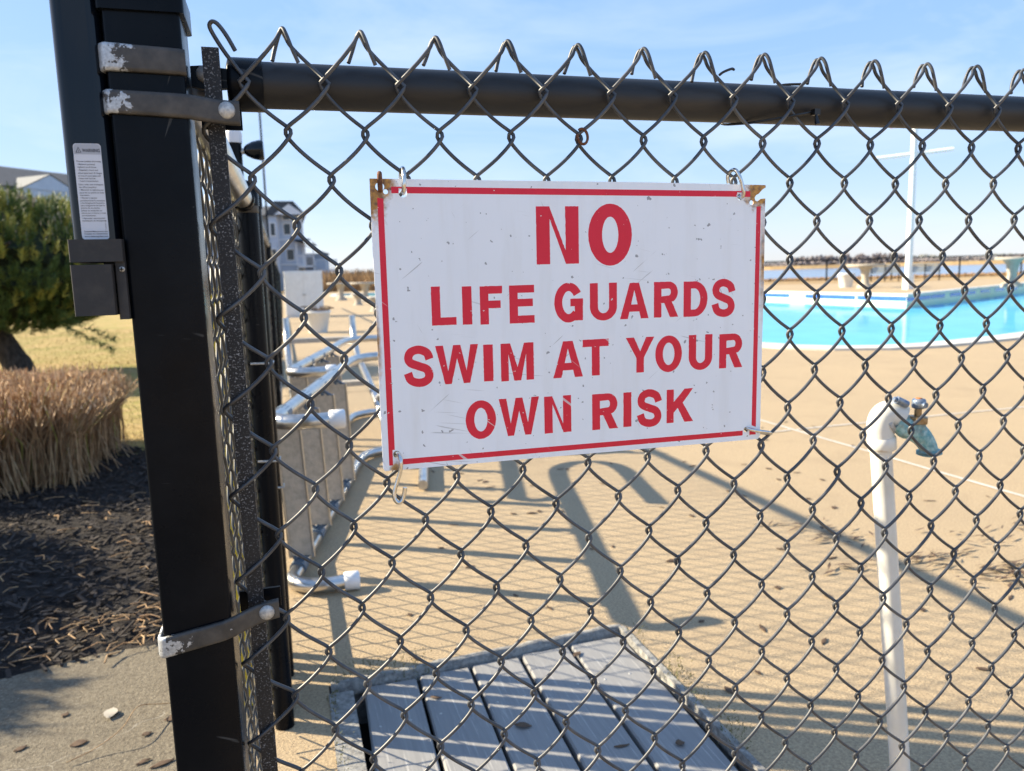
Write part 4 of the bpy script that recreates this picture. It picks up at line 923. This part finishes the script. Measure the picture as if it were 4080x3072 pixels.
for k in range(6500):
    a = RND.uniform(0, 2*pi); cz = RND.uniform(-1, 1); rr = RND.random()**.25
    s = sqrt(1-cz*cz); d = Vector((cos(a)*s, sin(a)*s, cz))
    bumpy = 1 + .13*nz3(d.x*2.6, d.y*2.6, d.z*2.6) + .08*nz3(d.x*6, d.y*6, d.z*6)
    p = CC + Vector((d.x*1.65, d.y*1.3, d.z*.80))*rr*bumpy
    if p.z < .50+.12*nz3(p.x*2, p.y*2): continue
    if p.x > -1.75: continue
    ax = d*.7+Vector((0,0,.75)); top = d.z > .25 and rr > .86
    light = nz3(p.x*4, p.y*4, p.z*4) > .16-.3*d.z and rr > .84  # sunlit colour gathers on the top and outside of the crown
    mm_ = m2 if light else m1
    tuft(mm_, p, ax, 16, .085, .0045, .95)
    if rr > .84:
        for q in (.05, .10): tuft(mm_, p+ax.normalized()*q, ax, 13, .07, .0042, .75)
    if top and RND.random() < .35:
        q = p+ax.normalized()*.05
        m3.tube([q, q+Vector((RND.uniform(-.01,.01),0,RND.uniform(.05,.09)))], [.008,.003], 4)
for k in range(26):   # upright leaders on the top and a drooping spray on the right
    x = RND.uniform(-4.3,-2.0); zt = 1.95 - .22*abs(x+3.3)+RND.uniform(-.05,.16); y = 9.3+RND.uniform(-.5,.4)
    for z in [zt-.05*i for i in range(7)]: tuft(m2, Vector((x,y,z)), Vector((0,0,1)), 22, .07, .0035, .9)
    for q in range(5): m3.tube([(x,y,zt), (x+RND.uniform(-.04,.04),y+RND.uniform(-.04,.04),zt+RND.uniform(.06,.11))], [.008,.003], 4)
for k in range(9):
    p = Vector((-2.35+.06*k, 8.7, .60-.035*k+.02*nz3(k))); tuft(m1, p, Vector((.4,-.2,-.5)), 26, .10, .004, 1.2)
    tuft(m1, p+Vector((0,.05,.08)), Vector((.4,-.2,.1)), 26, .10, .004, 1.2)
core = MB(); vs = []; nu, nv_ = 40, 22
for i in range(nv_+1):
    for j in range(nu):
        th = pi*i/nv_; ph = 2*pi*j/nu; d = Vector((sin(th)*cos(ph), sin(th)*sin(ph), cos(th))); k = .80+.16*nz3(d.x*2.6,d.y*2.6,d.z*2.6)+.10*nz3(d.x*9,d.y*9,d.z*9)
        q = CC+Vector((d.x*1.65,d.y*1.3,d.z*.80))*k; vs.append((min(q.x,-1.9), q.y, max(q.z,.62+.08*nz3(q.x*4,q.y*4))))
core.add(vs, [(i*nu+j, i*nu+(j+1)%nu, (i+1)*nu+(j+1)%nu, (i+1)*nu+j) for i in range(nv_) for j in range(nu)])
part('inner_shade_mass', core, 'shadecore', pine)
crown = part('crown', m1, 'needle', pine); part('sunlit_shoots', m2, 'needle_sunlit', crown); part('candles', m3, 'candle', crown)

gr = thing('ornamental_grass', (-2, 4.1, 0), 'flat cut clump of dry tan grass beside the mulch', 'grass')
g1, g2, g3 = MB(), MB(), MB()
def edge_in(x, y):
    # rounded block: right end near x=-.95, front near y=3.35
    xr = -1.02 - .10*max(0, (3.9-y))**1.5 - .12*max(0, y-4.4); yf = 3.42 + .10*sin(x*5) - .0*x
    return x < xr and y > yf and y < 4.95+.1*x
cnt = 0
while cnt < 14000:
    x = RND.uniform(-3.2,-.95); y = RND.uniform(3.35,5.0)
    if not edge_in(x, y): continue
    cnt += 1
    ed = min(1, max(0, (-1.02-x)/.25))*min(1, max(0, (y-3.42)/.25))
    h = .46*(.80+.20*ed) + .03*nz3(x*5, y*5) + RND.uniform(-.03,.03)
    lx, ly = (1-min(1, (-1.02-x)/.5))*.16*RND.random(), -(1-min(1, (y-3.42)/.6))*.15*RND.random()
    bx, by = x-lx*.7+RND.uniform(-.03,.03), y-ly*.6+RND.uniform(-.03,.03)
    p = [Vector((bx,by,-.01)), Vector((x-lx*.2,y-ly*.2,h*.6)), Vector((x+lx*.5+RND.gauss(0,.055),y+ly*.5+RND.gauss(0,.055),h))]
    wd = RND.uniform(.0022,.0042); sd = Vector((RND.random()-.5, RND.random()-.5, 0)).normalized()*wd
    mb = g3 if RND.random() < .035 else g1
    mb.add([p[0]-sd,p[0]+sd,p[1]+sd,p[1]-sd,p[2]+sd*.7,p[2]-sd*.7], [(0,1,2,3),(3,2,4,5)])
    if RND.random() < .75:
        q = p[2]; d = Vector((RND.uniform(-.4,.4),RND.uniform(-.4,.4),1))*RND.uniform(.012,.04)
        g2.add([q-sd*1.1,q+sd*1.1,q+d], [(0,1,2)])
for k in range(420):   # arching stems falling out at the foot
    x = RND.uniform(-2.6,-1.0); y = 3.45 if x < -1.35 else RND.uniform(3.5,4.5)
    if x > -1.35: x = -1.12
    a = RND.uniform(-2.6,-.3); ln = RND.uniform(.08,.24); z = RND.uniform(.02,.25)
    p = Vector((x,y,z)); g1.tube([p, p+Vector((cos(a)*ln*.5,sin(a)*ln*.5,RND.uniform(0,.05))), p+Vector((cos(a)*ln,sin(a)*ln,-z+.01))], .0022, 3, caps=False)
for k in range(90):
    x = RND.uniform(-2.6,-1.15); y = RND.uniform(3.6,4.6); h = .46+RND.uniform(.02,.10); a = RND.uniform(0, 2*pi)
    g1.tube([(x,y,.3),(x+.02*cos(a),y+.02*sin(a),h),(x+.07*cos(a),y+.07*sin(a),h-.02)], .0022, 3, caps=False)
st = part('stems', g1, 'straw', gr); part('cut_tips', g2, 'strawtop', st); part('green_stems', g3, 'strawg', st)
for (p0, p1, p2) in (((-1.62,3.3,.40),(-1.45,3.2,.395),(-1.22,3.12,.37)), ((-1.05,3.55,.30),(-.92,3.4,.20),(-.86,3.35,.02))): pass

def shrub(x, y, rx, rz, label):
    t = thing('evergreen_shrub', (x, y, 0), label, 'shrub'); mb = MB()
    for k in range(2600):
        a = RND.uniform(0, 2*pi); cz = RND.uniform(-.9, 1); s = sqrt(1-cz*cz); rr = RND.random()**.3; d = Vector((cos(a)*s, sin(a)*s, cz))
        tuft(mb, Vector((x, y, rz*.5))+Vector((d.x*rx, d.y*rx*.8, d.z*rz*.5))*rr*(1+.15*nz3(d.x*3+x, d.y*3, d.z*3)), d+Vector((0,0,.5)), 8, .09, .009, 1.0)
    part('foliage', mb, 'needle', t); part('stem', MB().tube([(x,y,-.02),(x+.03,y,rz*.5)], .03, 7), 'bark', t)
shrub(-3.15, 3.1, .75, 1.35, 'evergreen shrub at the left end of the mulch bed behind')
shrub(-2.55, 2.15, .55, 1.0, 'evergreen shrub at the left end of the mulch bed in front')
mul = MB(); ch = MB()
for k in range(7500):
    x = RND.uniform(-2.2,-.13); y = RND.uniform(1.38,4.4)
    if y < 1.42+.06*nz3(x*4)+ (.1 if x > -.5 else -(.35*(-.5-x))): continue
    a = RND.uniform(0, pi); l = RND.uniform(.004,.020)*(1 if RND.random() < .93 else 1.8); wd = RND.uniform(.0015,.0065); z = RND.uniform(-.008,.010); t_ = RND.uniform(-.5,.5)
    dx, dy = cos(a)*l, sin(a)*l; nx, ny = -sin(a)*wd, cos(a)*wd; h = RND.uniform(.003,.007)
    vs = [(x-dx-nx,y-dy-ny,z-t_*l),(x+dx-nx,y+dy-ny,z+t_*l),(x+dx+nx,y+dy+ny,z+t_*l),(x-dx+nx,y-dy+ny,z-t_*l)]
    vs += [(a_,b_,c_+h) for a_,b_,c_ in vs]; ch.add(vs, [(4,5,6,7),(0,1,5,4),(1,2,6,5),(2,3,7,6),(3,0,4,7)])
solo('bark_mulch', ch, 'chip', (-1,2.5,0), 'loose dark bark chips covering the planting bed', 'mulch', kind='stuff')
sw = MB()
for k in range(380):
    x = RND.uniform(-1.7,-.13); y = RND.uniform(1.36,3.3)
    if RND.random() < .45: y = RND.uniform(1.38,1.75)
    if y < 1.40 - (.35*(-.5-x) if x < -.5 else 0): continue
    a = RND.uniform(0, 2*pi); l = RND.uniform(.02,.085); b_ = RND.uniform(-.02,.02)
    p = Vector((x,y,RND.uniform(.006,.02))); sw.tube([p, p+Vector((cos(a)*l*.5-sin(a)*b_,sin(a)*l*.5+cos(a)*b_,.006)), p+Vector((cos(a)*l,sin(a)*l,0))], RND.uniform(.0009,.0024), 4, caps=False)
solo('straw_litter', sw, 'straw', (-1,2,0), 'dry straw and pine needles scattered over the mulch', 'straw', kind='stuff')
gb = MB()
for k in range(26000):
    y = 4.2+ (RND.random()**1.6)*15; x = RND.uniform(-.25*y-1.2, -.13)
    h = RND.uniform(.010,.026); a = RND.uniform(0, pi); wd = .0012+.00025*y
    gb.add([(x-cos(a)*wd,y-sin(a)*wd,-.02),(x+cos(a)*wd,y+sin(a)*wd,-.02),(x+RND.uniform(-.02,.02),y+RND.uniform(-.02,.02),-.02+h)], [(0,1,2)])
solo('lawn_grass', gb, 'blade', (-2,9,0), 'short dry winter lawn grass', 'grass', kind='stuff')
mo = MB()
for k in range(480):
    t = RND.random(); sel = RND.random()
    if sel < .6: x = .870+RND.gauss(0,.012); y = .25+.80*t; 
    elif sel < .8: x = .05+RND.gauss(0,.008); y = .3+.7*t
    else: x = .05+.25*t; y = 1.052+RND.gauss(0,.006)
    if sel < .6 and nz3(y*6, 2) < -.1: continue
    tuft(mo, Vector((x,y,.0)), Vector((RND.uniform(-.3,.3),RND.uniform(-.3,.3),1)), 5, RND.uniform(.004,.012), .0012, .8)
solo('moss', mo, 'moss', (.8,.6,0), 'moss and weeds growing along the edge of the board hatch', 'moss', kind='stuff')

# ------------------------------------------------------------------ litter on the deck
def chip(i, x, y, l, wd, a, label, group, mat='leaf', name='dead_leaf', zo=0):
    mb = MB(); n_ = 5; vs = []
    for k in range(n_):
        t = k/(n_-1)-.5; hw = wd*max(.12, cos(t*pi*.92))*(1+.3*nz3(i*3+k)); z = zo+.0006+.003*abs(nz3(i*1.7, k*.8))+.15*wd*(t*t)
        c0 = Vector((x+cos(a)*l*t, y+sin(a)*l*t, 0)); s_ = Vector((-sin(a), cos(a), 0))*hw
        vs += [tuple(c0-s_+Vector((0,0,z+.25*hw))), tuple(c0+Vector((0,0,z+.003))), tuple(c0+s_+Vector((0,0,z+.3*hw)))]
    mb.add(vs, [(k*3+j, k*3+j+1, k*3+j+4, k*3+j+3) for k in range(n_-1) for j in range(2)], True)
    return solo(name, mb, mat, (x, y, 0), label, 'leaf', group)
LS = [(1.18,3.2),(.62,3.05),(1.35,2.9),(1.42,2.55),(.95,2.2),(1.0,1.75),(1.08,1.7),(1.5,2.05),(.34,1.42),(.66,1.42),(.72,1.3),(1.65,2.6),(1.9,2.2),(2.1,2.0),(1.62,1.5),(1.75,1.35),(1.85,1.2),(1.45,1.18),(1.5,1.05),(1.2,.95),(1.3,.85),(1.7,.95),(1.9,1.5),(2.2,1.6),(2.3,2.5),(2.6,2.1),(1.05,.78),(.95,.70),(1.35,.62),(1.6,.55),(2.0,.9),(1.1,2.6),(.85,2.7),(1.55,3.4),(2.0,3.3),(2.4,3.6),(.5,1.9),(1.25,1.5),(.3,.95),(.42,.75),(.66,.98),(.6,.6),(.78,.55),(1.08,1.05),(.28,1.15)]
LS += [(RND.uniform(.5, 3.2), RND.uniform(1.2, 4.2)) for k in range(40)]
for i, (x, y) in enumerate(LS):
    onb = .12 < x < .84 and y < 1.03
    chip(i, x+RND.uniform(-.04,.04), y+RND.uniform(-.04,.04), RND.uniform(.018,.05), RND.uniform(.005,.012), RND.uniform(0, pi), 'small curled dry brown leaf scrap lying on the ground behind the fence', 'leaf scraps behind the fence', zo=-.012 if onb else 0)
lt = MB()
for cx, cy, k, sp_ in ((2.02,1.22,40,.08),(2.28,1.02,60,.10),(1.92,1.5,20,.08),(2.5,1.3,26,.14),(2.42,.74,60,.12),(1.72,1.25,12,.06),(2.15,1.0,30,.07),(1.85,1.7,16,.09),(2.7,1.0,30,.15)):
    for q in range(k):
        x = cx+RND.gauss(0,sp_); y = cy+RND.gauss(0,sp_*.55); a = RND.gauss(-.3,.7); l = RND.uniform(.010,.042); wd = RND.uniform(.002,.009)
        dx, dy = cos(a)*l, sin(a)*l; nx, ny = -sin(a)*wd, cos(a)*wd; z = RND.uniform(.003,.014)
        lt.add([(x-dx,y-dy,z),(x-nx,y-ny,z+.004),(x+dx,y+dy,z+RND.uniform(0,.008)),(x+nx,y+ny,z+.002)], [(0,1,2,3)])
solo('leaf_litter', lt, 'litter', (2.2,1.2,0), 'drift of broken brown leaves and needles on the deck right of the standpipe', 'leaf litter', kind='stuff')
PCH = [(-.50,.98,.035,.012,.3),(-.56,1.12,.02,.008,1.2),(-.36,.97,.022,.008,.6),(-.35,.86,.03,.006,.5),(-.31,1.02,.04,.013,.1),(-.62,1.0,.028,.008,.7),(-.31,.84,.05,.008,.4)]
for i, (x, y, l, wd, a) in enumerate(PCH): chip(50+i, x, y, l, wd, a, 'dark bark flake lying on the concrete path beside the post', 'bark flakes on the path', 'leaf', 'bark_flake', -.004)
chip(70, -.455, 1.085, .045, .016, 1.5, 'pale curled wood chip standing on the concrete path', None, 'stone', 'wood_chip')
solo('pine_needle', MB().tube(spline([(-.505,.90,.004),(-.455,.925,.010),(-.405,.955,.030),(-.385,1.03,.035),(-.345,1.06,.018),(-.29,1.07,.006)], 5), .0011, 5), 'straw', (-.4,1,0), 'long bent pine needle arching over the concrete path', 'needle')

# ------------------------------------------------------------------ reeds, scrub and far woods
rd = MB()
def blades(mb, n_, fx, h0, h1, wd):
    for k in range(n_):
        x, y, s = fx(); h = RND.uniform(h0, h1)*s; a = RND.uniform(0, pi); l = RND.uniform(-.25,.25)*h
        mb.add([(x-cos(a)*wd,y-sin(a)*wd,-.05),(x+cos(a)*wd,y+sin(a)*wd,-.05),(x+l+cos(a)*wd*.4,y+sin(a)*wd*.4,h),(x+l-cos(a)*wd*.4,y-sin(a)*wd*.4,h)], [(0,1,2,3)])
def f1():
    y = RND.uniform(66,90); return RND.uniform(3,22), y, 1+.2*nz3(y)
blades(rd, 9000, f1, .7, 1.9, .035)
def f2():
    t = RND.random(); i = min(int(t*5), 4); seg = [(22,72),(39,55.5),(50,52),(63,51),(80,44),(110,34)]
    a, b = seg[i], seg[i+1]; u = RND.random(); return a[0]+(b[0]-a[0])*u+RND.gauss(0,1.2)-2, a[1]+(b[1]-a[1])*u-RND.uniform(.5,7), max(.35, .8+.9*nz3(a[0]*.3+u*9, 4))
blades(rd, 11000, f2, .04, .20, .05)
solo('marsh_reeds', rd, 'reed', (30,60,0), 'dry tan reeds and scrub along the shore', 'reeds', kind='stuff')
def woods(mb, a0, a1, r, h, n_, var, seed):
    for k in range(n_):
        t = RND.random(); a = radians(a0+(a1-a0)*t); rr = r+RND.uniform(0,30)
        hh = h*(.55+.45*nz3(t*14+seed, seed)+.35*nz3(t*50+seed, seed)+.3); hh = max(.8, hh); z = RND.random()*hh; s = RND.uniform(.8,1.8)*(1-.3*z/hh)
        p = Vector((rr*sin(a), rr*cos(a), z+1.8)); u = Vector((RND.random()-.5,RND.random()-.5,RND.random()-.5)).normalized()*s; v = u.orthogonal().normalized()*s
        mb.add([p-u,p+v,p+u,p-v], [(0,1,2,3)])
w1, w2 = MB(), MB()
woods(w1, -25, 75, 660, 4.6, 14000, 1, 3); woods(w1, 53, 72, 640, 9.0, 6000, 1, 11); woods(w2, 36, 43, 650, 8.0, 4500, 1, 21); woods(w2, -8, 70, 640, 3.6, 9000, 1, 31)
solo('far_woods', w1, 'trees', (150,380,0), 'line of dark evergreen woods on the far shore', 'woods', kind='stuff')
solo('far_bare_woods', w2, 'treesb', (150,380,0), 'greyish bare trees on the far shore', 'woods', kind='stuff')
